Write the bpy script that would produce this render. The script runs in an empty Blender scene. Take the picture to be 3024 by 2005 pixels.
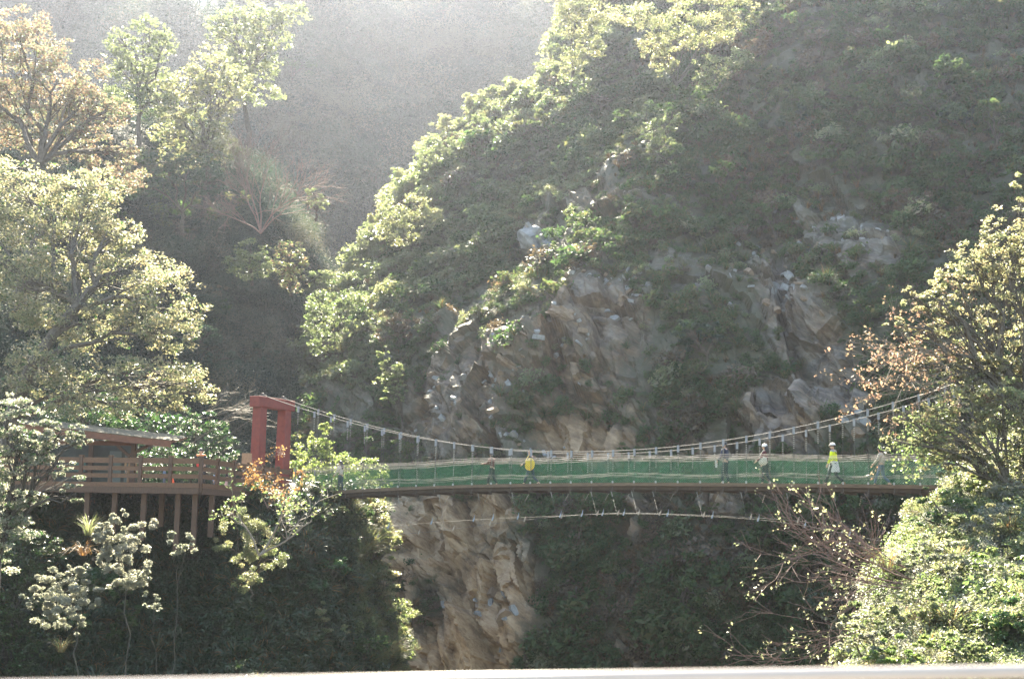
import bpy, math, random
import numpy as np
from mathutils import Vector, Matrix, Euler

scene = bpy.context.scene
COL = scene.collection
rad = math.radians

# ---------------------------------------------------------------- camera
PITCH, ROLL, FPX = math.atan((1590 - 1002.5) / 4200.0), rad(1.2), 4200.0
_f = np.array([0, math.cos(PITCH), math.sin(PITCH)])
_u0 = np.array([0, -math.sin(PITCH), math.cos(PITCH)])
_r0 = np.array([1.0, 0, 0])
CUP = math.cos(ROLL) * _u0 - math.sin(ROLL) * _r0
CRT = math.cos(ROLL) * _r0 + math.sin(ROLL) * _u0
cam_d = bpy.data.cameras.new('camera')
cam = bpy.data.objects.new('camera', cam_d)
COL.objects.link(cam)
cam.matrix_world = Matrix(((CRT[0], CUP[0], -_f[0], 0), (CRT[1], CUP[1], -_f[1], 0), (CRT[2], CUP[2], -_f[2], 0), (0, 0, 0, 1)))
cam_d.sensor_width = 36.0
cam_d.lens = 50.0
cam_d.clip_start, cam_d.clip_end = 0.1, 3000
cam_d.dof.use_dof = True
cam_d.dof.focus_distance = 66.0
cam_d.dof.aperture_fstop = 3.4
scene.camera = cam

# ---------------------------------------------------------------- sun, sky, exposure
SUN_AZ, SUN_EL = rad(-9), rad(44)
SDIR = Vector((math.sin(SUN_AZ) * math.cos(SUN_EL), math.cos(SUN_AZ) * math.cos(SUN_EL), math.sin(SUN_EL)))
world = bpy.data.worlds.new('World')
scene.world = world
world.use_nodes = True
wn = world.node_tree
wn.nodes.clear()
sky = wn.nodes.new('ShaderNodeTexSky')
sky.sky_type = 'NISHITA'
sky.sun_disc = False
sky.sun_elevation = SUN_EL
sky.sun_rotation = SUN_AZ
bgn = wn.nodes.new('ShaderNodeBackground')
bgn.inputs['Strength'].default_value = 0.09
won = wn.nodes.new('ShaderNodeOutputWorld')
wn.links.new(sky.outputs[0], bgn.inputs[0])
wn.links.new(bgn.outputs[0], won.inputs[0])
sun_d = bpy.data.lights.new('sun', 'SUN')
sun_d.energy = 5.0
sun_d.angle = rad(0.5)
sun_d.color = (1.0, 0.93, 0.82)
sun = bpy.data.objects.new('sun', sun_d)
sun.rotation_euler = (-SDIR).to_track_quat('-Z', 'Y').to_euler()
COL.objects.link(sun)
vs = scene.view_settings
vs.view_transform = 'Standard'
vs.look = 'None'
vs.exposure = 3.02
vs.gamma = 1.0
vs.use_curve_mapping = False
vs.use_white_balance = True
vs.white_balance_temperature = 7300
vs.white_balance_tint = 4
HAZE_DENSITY, HAZE_G = 0.00021, 0.82
scene.cycles.max_bounces = 6
scene.cycles.diffuse_bounces = 3
scene.cycles.glossy_bounces = 1
scene.cycles.transmission_bounces = 3
scene.cycles.transparent_max_bounces = 10
scene.cycles.volume_bounces = 0
scene.cycles.sample_clamp_indirect = 6.0
scene.cycles.use_denoising = True

# ---------------------------------------------------------------- pixel <-> world (photo pixels, 3024 x 2005; Y = distance north)
def P(px, py, Y):
    px = np.asarray(px, float); py = np.asarray(py, float); Y = np.asarray(Y, float)
    d = (FPX * _f[None, :] + (px.reshape(-1, 1) - 1512) * CRT[None, :] - (py.reshape(-1, 1) - 1002.5) * CUP[None, :])
    out = d * (Y.reshape(-1, 1) / d[:, 1:2])
    return out
def p1(px, py, Y):
    return P([px], [py], [Y])[0]
def proj(v):
    v = np.atleast_2d(np.asarray(v, float))
    z = v @ _f
    return 1512 + FPX * (v @ CRT) / z, 1002.5 - FPX * (v @ CUP) / z

# ---------------------------------------------------------------- noise
def _hash(ix, iy, iz, seed):
    h = (ix.astype(np.int64) * 374761393 + iy.astype(np.int64) * 668265263 + iz.astype(np.int64) * 2147483647 + seed * 1274126177) & 0xFFFFFFFF
    h = ((h ^ (h >> 13)) * 1274126177) & 0xFFFFFFFF
    h = ((h ^ (h >> 16)) * 2246822519) & 0xFFFFFFFF
    h = h ^ (h >> 15)
    return (h & 0xFFFFFF) / float(0xFFFFFF)
def vnoise(p, seed=0):
    i = np.floor(p).astype(np.int64); f = p - i
    f = f * f * (3 - 2 * f)
    r = 0
    for dx in (0, 1):
        wx = f[:, 0] if dx else 1 - f[:, 0]
        for dy in (0, 1):
            wy = f[:, 1] if dy else 1 - f[:, 1]
            for dz in (0, 1):
                wz = f[:, 2] if dz else 1 - f[:, 2]
                r = r + wx * wy * wz * _hash(i[:, 0] + dx, i[:, 1] + dy, i[:, 2] + dz, seed)
    return r * 2 - 1
def fbm(p, octaves=4, seed=0, lac=2.03, gain=0.5):
    a, s, r = 1.0, 0.0, 0
    q = np.array(p, float)
    for o in range(octaves):
        r = r + a * vnoise(q, seed + o * 17); s += a; a *= gain; q = q * lac + 3.7
    return r / s
def blocks(p, seed=0):
    """jittered-cell block faces: returns per point a random level of its cell and a tilted facet value"""
    i = np.floor(p).astype(np.int64)
    best = np.full(len(p), 1e9); lev = np.zeros(len(p)); fac = np.zeros(len(p))
    for dx in (-1, 0, 1):
        for dy in (-1, 0, 1):
            for dz in (-1, 0, 1):
                c = i + np.array([dx, dy, dz])
                o = np.stack([_hash(c[:, 0], c[:, 1], c[:, 2], seed + k) for k in range(3)], 1)
                d = p - (c + o)
                dd = (d * d).sum(1)
                m = dd < best
                best = np.where(m, dd, best)
                g = np.stack([_hash(c[:, 0], c[:, 1], c[:, 2], seed + 5 + k) - .5 for k in range(3)], 1)
                lev = np.where(m, _hash(c[:, 0], c[:, 1], c[:, 2], seed + 9), lev)
                fac = np.where(m, (g * d).sum(1), fac)
    return lev, fac

# ---------------------------------------------------------------- materials
MATS = {}
def _nt(name):
    m = bpy.data.materials.new(name); m.use_nodes = True
    nt = m.node_tree
    return m, nt, nt.nodes['Principled BSDF'], nt.nodes['Material Output']
def ramp(nt, stops):
    r = nt.nodes.new('ShaderNodeValToRGB')
    el = r.color_ramp.elements
    while len(el) < len(stops): el.new(0.5)
    for e, (p, c) in zip(el, stops):
        e.position = p; e.color = (*c, 1)
    return r
def noise_node(nt, scale, detail=4, rough=0.6, coord='Object'):
    tc = nt.nodes.new('ShaderNodeTexCoord')
    n = nt.nodes.new('ShaderNodeTexNoise')
    n.inputs['Scale'].default_value = scale; n.inputs['Detail'].default_value = detail; n.inputs['Roughness'].default_value = rough
    nt.links.new(tc.outputs[coord], n.inputs['Vector'])
    return n
def mat(name, c, c2=None, rough=0.7, scale=3.0, bump=0.0, metal=0.0, stretch=None):
    """two-tone noise material"""
    m, nt, b, o = _nt(name)
    c2 = c2 or tuple(x * 0.6 for x in c)
    n = noise_node(nt, scale)
    if stretch:
        mp = nt.nodes.new('ShaderNodeMapping'); mp.inputs['Scale'].default_value = stretch
        tc = n.inputs['Vector'].links[0].from_node
        nt.links.new(tc.outputs['Object'], mp.inputs[0]); nt.links.new(mp.outputs[0], n.inputs['Vector'])
    r = ramp(nt, [(0.3, c2), (0.7, c)])
    nt.links.new(n.outputs['Fac'], r.inputs[0]); nt.links.new(r.outputs[0], b.inputs['Base Color'])
    b.inputs['Roughness'].default_value = rough; b.inputs['Metallic'].default_value = metal
    if bump:
        bp = nt.nodes.new('ShaderNodeBump'); bp.inputs['Strength'].default_value = bump; bp.inputs['Distance'].default_value = 0.02
        nt.links.new(n.outputs['Fac'], bp.inputs['Height']); nt.links.new(bp.outputs[0], b.inputs['Normal'])
    MATS[name] = m
    return m
def leaf_mat(name, c1, c2, c3, rough=0.42, trans=0.4, spec=0.5, tboost=2.6, per_plant=.35):
    m, nt, b, o = _nt(name)
    at = nt.nodes.new('ShaderNodeAttribute'); at.attribute_name = 'var'
    oi = nt.nodes.new('ShaderNodeObjectInfo')
    ad = nt.nodes.new('ShaderNodeMath'); ad.operation = 'MULTIPLY_ADD'
    ad.inputs[1].default_value = per_plant
    nt.links.new(oi.outputs['Random'], ad.inputs[0])
    sc = nt.nodes.new('ShaderNodeMath'); sc.operation = 'MULTIPLY'; sc.inputs[1].default_value = 1 - per_plant
    nt.links.new(at.outputs['Fac'], sc.inputs[0]); nt.links.new(sc.outputs[0], ad.inputs[2])
    r = ramp(nt, [(0.12, c1), (0.5, c2), (0.88, c3)])
    nt.links.new(ad.outputs[0], r.inputs[0])
    nt.links.new(r.outputs[0], b.inputs['Base Color'])
    b.inputs['Roughness'].default_value = rough
    b.inputs['Specular IOR Level'].default_value = spec
    t = nt.nodes.new('ShaderNodeBsdfTranslucent')
    mx = nt.nodes.new('ShaderNodeMixRGB'); mx.blend_type = 'MULTIPLY'; mx.inputs[0].default_value = 1
    mx.inputs[2].default_value = (tboost, tboost * 1.02, tboost * 0.92, 1)
    nt.links.new(r.outputs[0], mx.inputs[1]); nt.links.new(mx.outputs[0], t.inputs[0])
    ms = nt.nodes.new('ShaderNodeMixShader'); ms.inputs[0].default_value = trans
    nt.links.new(b.outputs[0], ms.inputs[1]); nt.links.new(t.outputs[0], ms.inputs[2])
    nt.links.new(ms.outputs[0], o.inputs['Surface'])
    MATS[name] = m
    return m

# ---------------------------------------------------------------- object helpers
def tag(o, label=None, cat=None, group=None, kind=None):
    if label: o['label'] = label
    if cat: o['category'] = cat
    if group: o['group'] = group
    if kind: o['kind'] = kind
    return o
def empty(name, loc, label=None, cat=None, group=None, rz=0.0):
    o = bpy.data.objects.new(name, None); COL.objects.link(o)
    o.location = Vector([float(x) for x in loc]); o.rotation_euler = (0, 0, rz)
    o.empty_display_size = 0.2
    return tag(o, label, cat, group)
def link(name, me, parent=None):
    o = bpy.data.objects.new(name, me); COL.objects.link(o)
    if parent is not None: o.parent = parent
    return o
def np_mesh(name, v, f, mats=(), attr=None, midx=None, smooth=False):
    """v (N,3), f (M,3|4) arrays"""
    v = np.asarray(v, np.float32); f = np.asarray(f, np.int32)
    me = bpy.data.meshes.new(name)
    me.vertices.add(len(v)); me.vertices.foreach_set('co', v.ravel())
    k = f.shape[1]
    me.loops.add(f.size); me.loops.foreach_set('vertex_index', f.ravel())
    me.polygons.add(len(f)); me.polygons.foreach_set('loop_start', np.arange(0, f.size, k, dtype=np.int32))
    if midx is not None: me.polygons.foreach_set('material_index', np.asarray(midx, np.int32))
    me.polygons.foreach_set('use_smooth', np.full(len(f), smooth))
    for m in mats: me.materials.append(m)
    for an, (dom, vals) in (attr or {}).items():
        a = me.attributes.new(an, 'FLOAT', dom); a.data.foreach_set('value', np.asarray(vals, np.float32))
    me.update(calc_edges=True)
    return me
class MB:
    """collects boxes, bars and tubes into one mesh"""
    def __init__(s): s.v, s.f, s.m = [], [], []
    def add(s, vs_, fs_, mi=0):
        o = len(s.v); s.v.extend([tuple(map(float, x)) for x in vs_])
        for q in fs_: s.f.append(tuple(i + o for i in q)); s.m.append(mi)
    def box(s, c, size, axes=None, mi=0):
        c = Vector([float(x) for x in c]); ax = axes or (Vector((1, 0, 0)), Vector((0, 1, 0)), Vector((0, 0, 1)))
        h = [x * .5 for x in size]; vs_ = []
        for sx in (-1, 1):
            for sy in (-1, 1):
                for sz in (-1, 1): vs_.append(c + ax[0] * (sx * h[0]) + ax[1] * (sy * h[1]) + ax[2] * (sz * h[2]))
        s.add(vs_, [(0, 1, 3, 2), (4, 6, 7, 5), (0, 4, 5, 1), (2, 3, 7, 6), (0, 2, 6, 4), (1, 5, 7, 3)], mi)
        return s
    def beam(s, a, b, w, h, mi=0, up=(0, 0, 1)):
        a, b = Vector([float(x) for x in a]), Vector([float(x) for x in b])
        d = (b - a); L = d.length; d.normalize(); u = Vector(up)
        if abs(d.dot(u)) > .98: u = Vector((1, 0, 0))
        sd = d.cross(u).normalized(); u = sd.cross(d)
        return s.box((a + b) / 2, (L, w, h), (d, sd, u), mi)
    def tube(s, pts, rs, n=6, mi=0, cap=True):
        pts = [Vector([float(x) for x in p]) for p in pts]
        if not hasattr(rs, '__len__'): rs = [rs] * len(pts)
        o = len(s.v); up = None
        for i, p in enumerate(pts):
            d = (pts[min(i + 1, len(pts) - 1)] - pts[max(i - 1, 0)])
            d = d.normalized() if d.length > 1e-9 else Vector((0, 0, 1))
            if up is None: up = Vector((0, 0, 1)) if abs(d.z) < .9 else Vector((1, 0, 0))
            a = d.cross(up)
            a = a.normalized() if a.length > 1e-6 else d.orthogonal().normalized()
            b = a.cross(d)
            up = b
            for k in range(n):
                t = 2 * math.pi * k / n
                q = p + (a * math.cos(t) + b * math.sin(t)) * rs[i]
                s.v.append((q.x, q.y, q.z))
        for i in range(len(pts) - 1):
            for k in range(n):
                k2 = (k + 1) % n
                s.f.append((o + i * n + k, o + i * n + k2, o + (i + 1) * n + k2, o + (i + 1) * n + k)); s.m.append(mi)
        if cap:
            s.f.append(tuple(o + k for k in reversed(range(n)))); s.m.append(mi)
            e = o + (len(pts) - 1) * n
            s.f.append(tuple(e + k for k in range(n))); s.m.append(mi)
        return s
    def mesh(s, name, mats, smooth=False):
        me = bpy.data.meshes.new(name); me.from_pydata(s.v, [], s.f)
        for m in (mats if isinstance(mats, (list, tuple)) else [mats]): me.materials.append(m)
        me.polygons.foreach_set('material_index', np.array(s.m, np.int32))
        if smooth: me.polygons.foreach_set('use_smooth', np.ones(len(s.f), bool))
        me.update()
        return me
    def build(s, name, mats, parent=None, smooth=False):
        return link(name, s.mesh(name, mats, smooth), parent)

# leaf quads: folded diamonds
def unit(a): return a / np.maximum(np.linalg.norm(a, axis=1, keepdims=True), 1e-9)
def leaf_quads(c, rng, size=0.15, wid=0.5, up=0.35, droop=0.15, jitter=0.35):
    n = len(c)
    nrm = unit(rng.normal(size=(n, 3)) + np.array([0, 0, up]) * 1.7)
    a = rng.normal(size=(n, 3)); a = unit(a - (a * nrm).sum(1, keepdims=True) * nrm)
    a = unit(a - np.array([0, 0, droop]))
    b = unit(np.cross(nrm, a)); nn = np.cross(a, b)
    L = size * (1 + jitter * rng.normal(size=(n, 1))).clip(.5, 1.8); W = L * wid
    v = np.stack([c - a * L * .5, c + b * W * .5 + nn * W * .12, c + a * L * .5, c - b * W * .5 + nn * W * .12], 1).reshape(-1, 3)
    f = np.arange(n * 4).reshape(-1, 4)
    return v, f
# ================================================================ materials
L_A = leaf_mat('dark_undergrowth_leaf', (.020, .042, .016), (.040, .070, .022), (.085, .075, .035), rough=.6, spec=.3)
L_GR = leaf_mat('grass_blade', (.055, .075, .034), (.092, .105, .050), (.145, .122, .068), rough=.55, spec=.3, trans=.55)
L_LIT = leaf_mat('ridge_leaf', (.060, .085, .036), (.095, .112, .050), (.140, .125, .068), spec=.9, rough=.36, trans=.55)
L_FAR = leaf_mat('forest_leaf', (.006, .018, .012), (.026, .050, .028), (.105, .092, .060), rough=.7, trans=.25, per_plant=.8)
L_YEL = leaf_mat('yellow_green_leaf', (.082, .100, .052), (.130, .134, .078), (.190, .152, .094), spec=1.0, rough=.4, trans=.555)
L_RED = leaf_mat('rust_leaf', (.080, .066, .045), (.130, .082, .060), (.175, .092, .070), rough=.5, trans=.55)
L_GLOSS = leaf_mat('glossy_dark_leaf', (.016, .050, .016), (.030, .075, .020), (.070, .100, .030), rough=.3, trans=.3, spec=.7)
L_PALE = leaf_mat('pale_shiny_leaf', (.090, .100, .075), (.140, .140, .112), (.185, .168, .138), rough=.42, trans=.5, spec=1.0)
L_BUSH = leaf_mat('sunny_bush_leaf', (.070, .110, .030), (.120, .140, .050), (.160, .145, .070), rough=.36, trans=.55)
L_BRN = leaf_mat('brown_undergrowth_leaf', (.040, .034, .018), (.075, .052, .028), (.120, .078, .042), trans=.3)
L_DRY = leaf_mat('dry_blade', (.120, .060, .025), (.180, .095, .035), (.230, .140, .060), rough=.6, trans=.35)
L_BANK = leaf_mat('bank_leaf', (.060, .095, .032), (.105, .120, .055), (.165, .140, .085), spec=1.0, rough=.4, trans=.555)
L_DARK = leaf_mat('shade_darkened_leaf', (.012, .026, .010), (.024, .042, .014), (.050, .045, .022), trans=.3)  # darker copy of the undergrowth leaf, the cliff's deep shade put into the colour
BARK_DARK = mat('dark_stem_bark', (.050, .042, .032), (.03, .025, .02), rough=.9, scale=6)
BARK = mat('grey_brown_bark', (.105, .085, .065), (.045, .035, .026), rough=.85, scale=6)
BARK_PALE = mat('pale_twig_bark', (.24, .19, .14), (.13, .10, .075), rough=.7, scale=6)
BARK_RED = mat('reddish_twig_bark', (.22, .13, .10), (.12, .075, .06), rough=.8, scale=6)

def rock_material(name, greys, browns, veg, strata=(0.9, 0.2, -0.75)):
    m, nt, b, o = _nt(name)
    at = nt.nodes.new('ShaderNodeAttribute'); at.attribute_name = 'tint'
    av = nt.nodes.new('ShaderNodeAttribute'); av.attribute_name = 'veg'
    n1 = noise_node(nt, 0.35, 8, .68)
    mr_ = nt.nodes.new('ShaderNodeMapping'); mr_.inputs['Rotation'].default_value = (0.25, rad(-36), 0.15)
    mp = nt.nodes.new('ShaderNodeMapping'); mp.inputs['Scale'].default_value = (0.5, .9, 1.7)
    tc = nt.nodes.new('ShaderNodeTexCoord'); n2 = nt.nodes.new('ShaderNodeTexNoise')
    n2.inputs['Scale'].default_value = 1.1; n2.inputs['Detail'].default_value = 8; n2.inputs['Roughness'].default_value = .7
    nt.links.new(tc.outputs['Object'], mr_.inputs[0]); nt.links.new(mr_.outputs[0], mp.inputs[0]); nt.links.new(mp.outputs[0], n2.inputs['Vector'])
    rg = ramp(nt, [(.36, greys[0]), (.5, greys[1]), (.64, greys[2])]); nt.links.new(n2.outputs['Fac'], rg.inputs[0])
    rb = ramp(nt, [(.36, browns[0]), (.5, browns[1]), (.66, browns[2])]); nt.links.new(n2.outputs['Fac'], rb.inputs[0])
    ts = nt.nodes.new('ShaderNodeMath'); ts.operation = 'ADD'; nt.links.new(at.outputs['Fac'], ts.inputs[0])
    nm = nt.nodes.new('ShaderNodeMapRange'); nm.inputs[1].default_value = .3; nm.inputs[2].default_value = .7; nm.inputs[3].default_value = -.55; nm.inputs[4].default_value = .55
    nt.links.new(n1.outputs['Fac'], nm.inputs[0]); nt.links.new(nm.outputs[0], ts.inputs[1]); ts.use_clamp = True
    mx = nt.nodes.new('ShaderNodeMixRGB'); nt.links.new(ts.outputs[0], mx.inputs[0]); nt.links.new(rg.outputs[0], mx.inputs[1]); nt.links.new(rb.outputs[0], mx.inputs[2])
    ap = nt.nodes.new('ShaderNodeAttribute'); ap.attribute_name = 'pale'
    rp = ramp(nt, [(.34, (.17, .10, .052)), (.5, (.33, .215, .118)), (.66, (.45, .33, .205))]); nt.links.new(n2.outputs['Fac'], rp.inputs[0])  # tan rock colour, raised to include light falling on the lower buttress
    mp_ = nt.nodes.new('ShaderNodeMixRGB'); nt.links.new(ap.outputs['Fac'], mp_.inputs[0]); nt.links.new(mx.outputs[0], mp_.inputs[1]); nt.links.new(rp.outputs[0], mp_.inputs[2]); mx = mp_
    n3 = noise_node(nt, 1.3, 6, .7)
    rv = ramp(nt, [(.3, veg[0]), (.7, veg[1])]); nt.links.new(n3.outputs['Fac'], rv.inputs[0])
    vm = nt.nodes.new('ShaderNodeMath'); vm.operation = 'MULTIPLY_ADD'; vm.inputs[1].default_value = 1.6
    nv = nt.nodes.new('ShaderNodeMapRange'); nv.inputs[1].default_value = .35; nv.inputs[2].default_value = .65; nv.inputs[3].default_value = -.9; nv.inputs[4].default_value = .3
    nt.links.new(n3.outputs['Fac'], nv.inputs[0]); nt.links.new(av.outputs['Fac'], vm.inputs[0]); nt.links.new(nv.outputs[0], vm.inputs[2]); vm.use_clamp = True
    m2 = nt.nodes.new('ShaderNodeMixRGB'); nt.links.new(vm.outputs[0], m2.inputs[0]); nt.links.new(mx.outputs[0], m2.inputs[1]); nt.links.new(rv.outputs[0], m2.inputs[2])
    nt.links.new(m2.outputs[0], b.inputs['Base Color'])
    b.inputs['Roughness'].default_value = .75
    bp = nt.nodes.new('ShaderNodeBump'); bp.inputs['Strength'].default_value = .7; bp.inputs['Distance'].default_value = .12
    nt.links.new(n2.outputs['Fac'], bp.inputs['Height']); nt.links.new(bp.outputs[0], b.inputs['Normal'])
    MATS[name] = m
    return m
GREYS = [(.045, .042, .038), (.105, .098, .088), (.175, .168, .155)]
BROWNS = [(.048, .029, .016), (.122, .075, .041), (.225, .147, .085)]
ROCK = rock_material('slope_rock', GREYS, BROWNS, [(.028, .036, .018), (.075, .065, .038)])
SOIL = rock_material('forest_soil', [(.03, .035, .025), (.05, .05, .035), (.08, .075, .055)], [(.05, .04, .025), (.08, .06, .04), (.11, .09, .06)], [(.018, .03, .014), (.045, .05, .024)])

# ================================================================ terrain sheets
def ellipse(px, py, cx, cy, rx, ry, rot=0.0, soft=.35):
    c, s = math.cos(rad(rot)), math.sin(rad(rot))
    u = ((px - cx) * c + (py - cy) * s) / rx; v = (-(px - cx) * s + (py - cy) * c) / ry
    d = np.sqrt(u * u + v * v)
    return np.clip((1 + soft - d) / (2 * soft), 0, 1)
class Sheet:
    """a hillside sheet of R x C points with its own distances; keeps the points for planting"""
    def __init__(s, pos, px, py, back_rows=0):
        s.pos, s.px, s.py = pos, px, py; s.R, s.C = pos.shape[:2]
    def normals(s):
        du = np.gradient(s.pos, axis=1); dv = np.gradient(s.pos, axis=0)
        n = np.cross(dv, du); n = n / np.maximum(np.linalg.norm(n, axis=2, keepdims=True), 1e-9)
        flip = (n[..., 1:2] > 0) & (np.abs(n[..., 1:2]) > np.abs(n[..., 2:3])) | ((n[..., 2:3] < 0) & (np.abs(n[..., 2:3]) >= np.abs(n[..., 1:2])))
        return np.where(flip, -n, n)
    def displace(s, d):
        s.pos = s.pos + s.normals() * d[..., None]
    def faces(s):
        i = np.arange(s.R * s.C).reshape(s.R, s.C)
        return np.stack([i[:-1, :-1], i[1:, :-1], i[1:, 1:], i[:-1, 1:]], -1).reshape(-1, 4)
    def build(s, name, m, attr, smooth=False):
        me = np_mesh(name, s.pos.reshape(-1, 3), s.faces(), [m], {k: ('POINT', v.ravel()) for k, v in attr.items()}, smooth=smooth)
        return link(name, me)
    def prep(s): s.nrm = s.normals()
    def at(s, r, c):
        """bilinear position and normal"""
        r = np.clip(r, 0, s.R - 1.001); c = np.clip(c, 0, s.C - 1.001)
        i, j = r.astype(int), c.astype(int); a, b = (r - i)[:, None], (c - j)[:, None]
        def L(A): return (A[i, j] * (1 - a) + A[i + 1, j] * a) * (1 - b) + (A[i, j + 1] * (1 - a) + A[i + 1, j + 1] * a) * b
        return L(s.pos), L(s.nrm)
    def near_px(s, px, py, r0=0, r1=None, c0=0):
        """index of the point that shows at a photo pixel"""
        X, Y = s.PX[r0:r1, c0:], s.PY[r0:r1, c0:]
        k = np.argmin((X - px) ** 2 + (Y - py) ** 2); i, j = np.unravel_index(k, X.shape)
        return i + r0, j + c0
    def ground(s, px, py, r0=0, r1=None, c0=0):
        i, j = s.near_px(px, py, r0, r1, c0)
        return s.pos[i, j]

# ---- the big hillside beyond the bridge
_ry = [-400, -60, 64, 179, 294, 358, 422, 499, 570, 640, 730, 818, 882, 1023, 1112, 1400, 2400]
_rx = [1760, 1690, 1655, 1640, 1547, 1445, 1330, 1228, 1175, 1135, 1100, 1030, 905, 880, 850, 690, 640]
def ridge_x(y): return np.interp(y, _ry, _rx)
NB = 16          # columns that go round the ridge to the back
R_, C_ = 430, 520
ys = np.concatenate([np.linspace(-150, 2000, R_ - 30), np.linspace(2012, 3000, 30)])
t = np.linspace(0, 1, C_)
PY = np.repeat(ys[:, None], C_, 1)
RX = ridge_x(PY)
PX = RX + (3500 - RX) * t[None, :] ** 1.15
zb = np.interp(PX, [600, 900, 1500, 2400, 3000, 3500], [106, 102, 92, 83, 78, 74])
hz = (1590 - PY) / FPX
slope = np.interp(PY, [-150, 500, 1000, 1500, 2000, 3000], [1.25, 1.30, 1.45, 1.9, 2.3, 2.3])
Z = (zb * slope + 4 * 0) / (slope - hz)          # plane of that slope through eye height at zb
dx = PX - RX
yband = np.interp(PX, [900, 1100, 1300, 1400, 1480, 1640, 1780, 1930, 2100], [980, 900, 800, 690, 605, 500, 405, 335, 300])
Z = Z + 6.5 / (1 + np.exp(-np.clip((yband - PY) * .75 / 32.0, -30, 30))) * np.clip((2120 - PX) / 260, 0, 1)
Z = Z + 13 * np.exp(-dx / 150.0) + 4 * np.exp(-((dx - 420) / 140.0) ** 2) * (PY < 900)
# gullies
Z = Z + 3.0 * np.exp(-((PX - (2150 + (PY - 300) * .25)) / 160) ** 2) * (PY < 1200) + 2.2 * np.exp(-((PX - 1180 - (PY - 1200) * -.2) / 90) ** 2) * (PY > 900) * (PY < 1450)
Z = Z + 5 * np.exp(-((PX - 1075) / 60) ** 2) * (PY > 1450)
hill = Sheet(P(PX.ravel(), PY.ravel(), Z.ravel()).reshape(R_, C_, 3), PX, PY)
hill.PX, hill.PY = PX, PY
veg = np.ones_like(PX)
rocky = np.zeros_like(PX)
tint = np.full_like(PX, .6)
for cx, cy, rx, ry, rot, amt, tn in [
    (2390, 1040, 120, 300, -32, .95, .25), (2330, 1230, 150, 110, 20, .9, .35), (2300, 860, 60, 110, -20, .8, .2),
    (1600, 1080, 330, 190, 20, .50, .75), (1750, 950, 200, 110, 10, .6, .5), (1350, 1200, 220, 140, 15, .52, .6), (1720, 1290, 160, 80, 10, .85, .95),
    (1790, 590, 170, 70, 15, .4, .95), (1620, 700, 90, 60, 30, .35, .8), (1000, 1180, 120, 130, 0, .35, .4), (2060, 830, 130, 80, 30, .4, .2),
    (2480, 690, 170, 120, 30, .5, .1), (2150, 1330, 110, 90, 0, .35, .4),
    (1270, 1560, 140, 130, 40, 1.0, .7), (1440, 1500, 120, 70, 20, .9, .6), (1430, 1800, 130, 260, 10, 1.0, .75), (1180, 1720, 40, 120, 0, .8, .7),
    (1250, 1910, 60, 80, 0, .9, .7), (2120, 1480, 60, 40, 0, .6, .5), (1850, 1560, 40, 40, 0, .6, 1.0), (1840, 1900, 40, 110, -15, .6, .9), (1900, 1480, 60, 30, 0, .7, .7)]:
    e = ellipse(PX, PY, cx, cy, rx, ry, rot)
    rocky = np.maximum(rocky, e * amt)
    tint = tint * (1 - e) + min(1, tn + .15) * e
flatp = hill.pos.reshape(-1, 3)
fn = fbm(flatp * .16, 4, 3).reshape(R_, C_)
rocky = np.clip(rocky * 1.2 + fn * .55 * (rocky > .02), 0, 1)
veg = 1 - rocky
pale = np.zeros_like(PX)  # tan rock, paler on the lower buttress: light it catches put into colour
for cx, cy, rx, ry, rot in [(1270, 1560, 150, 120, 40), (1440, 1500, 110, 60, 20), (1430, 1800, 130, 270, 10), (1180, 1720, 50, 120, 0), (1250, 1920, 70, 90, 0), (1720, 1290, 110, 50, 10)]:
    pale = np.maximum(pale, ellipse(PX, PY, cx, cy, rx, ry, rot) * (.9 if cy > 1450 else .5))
# slabs dipping down to the right, stronger where the rock is bare
ca, sa = math.cos(rad(36)), math.sin(rad(36))
e1 = np.array([ca, .25, -sa]); e1 /= np.linalg.norm(e1)
e3 = np.array([sa, -.45, ca]); e3 -= e1 * e3.dot(e1); e3 /= np.linalg.norm(e3); e2 = np.cross(e3, e1)
q = np.stack([flatp @ e1 / 8.5, flatp @ e2 / 4.6, flatp @ e3 / 2.3], 1) + fbm(flatp * .25, 3, 11)[:, None] * .5
l1, f1 = blocks(q, 21); l2, f2 = blocks(q * 2.4 + 5.1, 47)
bl = ((l1 - .5) * 2.4 + f1 * 2.6).reshape(R_, C_); bs = ((l2 - .5) * .55 + f2 * .7).reshape(R_, C_)
d = fbm(flatp * .07, 5, 5).reshape(R_, C_) * 3.0 + fbm(flatp * .5, 4, 8).reshape(R_, C_) * .55
bed = (flatp @ e3) / 1.15 + fbm(flatp * .14, 4, 15) * 1.9; bf = bed - np.floor(bed)
lvl = _hash(np.floor(bed).astype(np.int64), np.zeros(len(bed), np.int64), np.zeros(len(bed), np.int64), 5)
ledge = ((lvl - .5) * .62 - np.clip((bf - .75) / .25, 0, 1) * .22).reshape(R_, C_)
d = d + ledge * np.clip(rocky * 1.4 - .1, 0, 1)
d = d + (bl + bs) * (.25 + .85 * rocky)
d = d * np.clip(dx / 60 + .35, 0, 1)
hill.displace(d)
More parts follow.
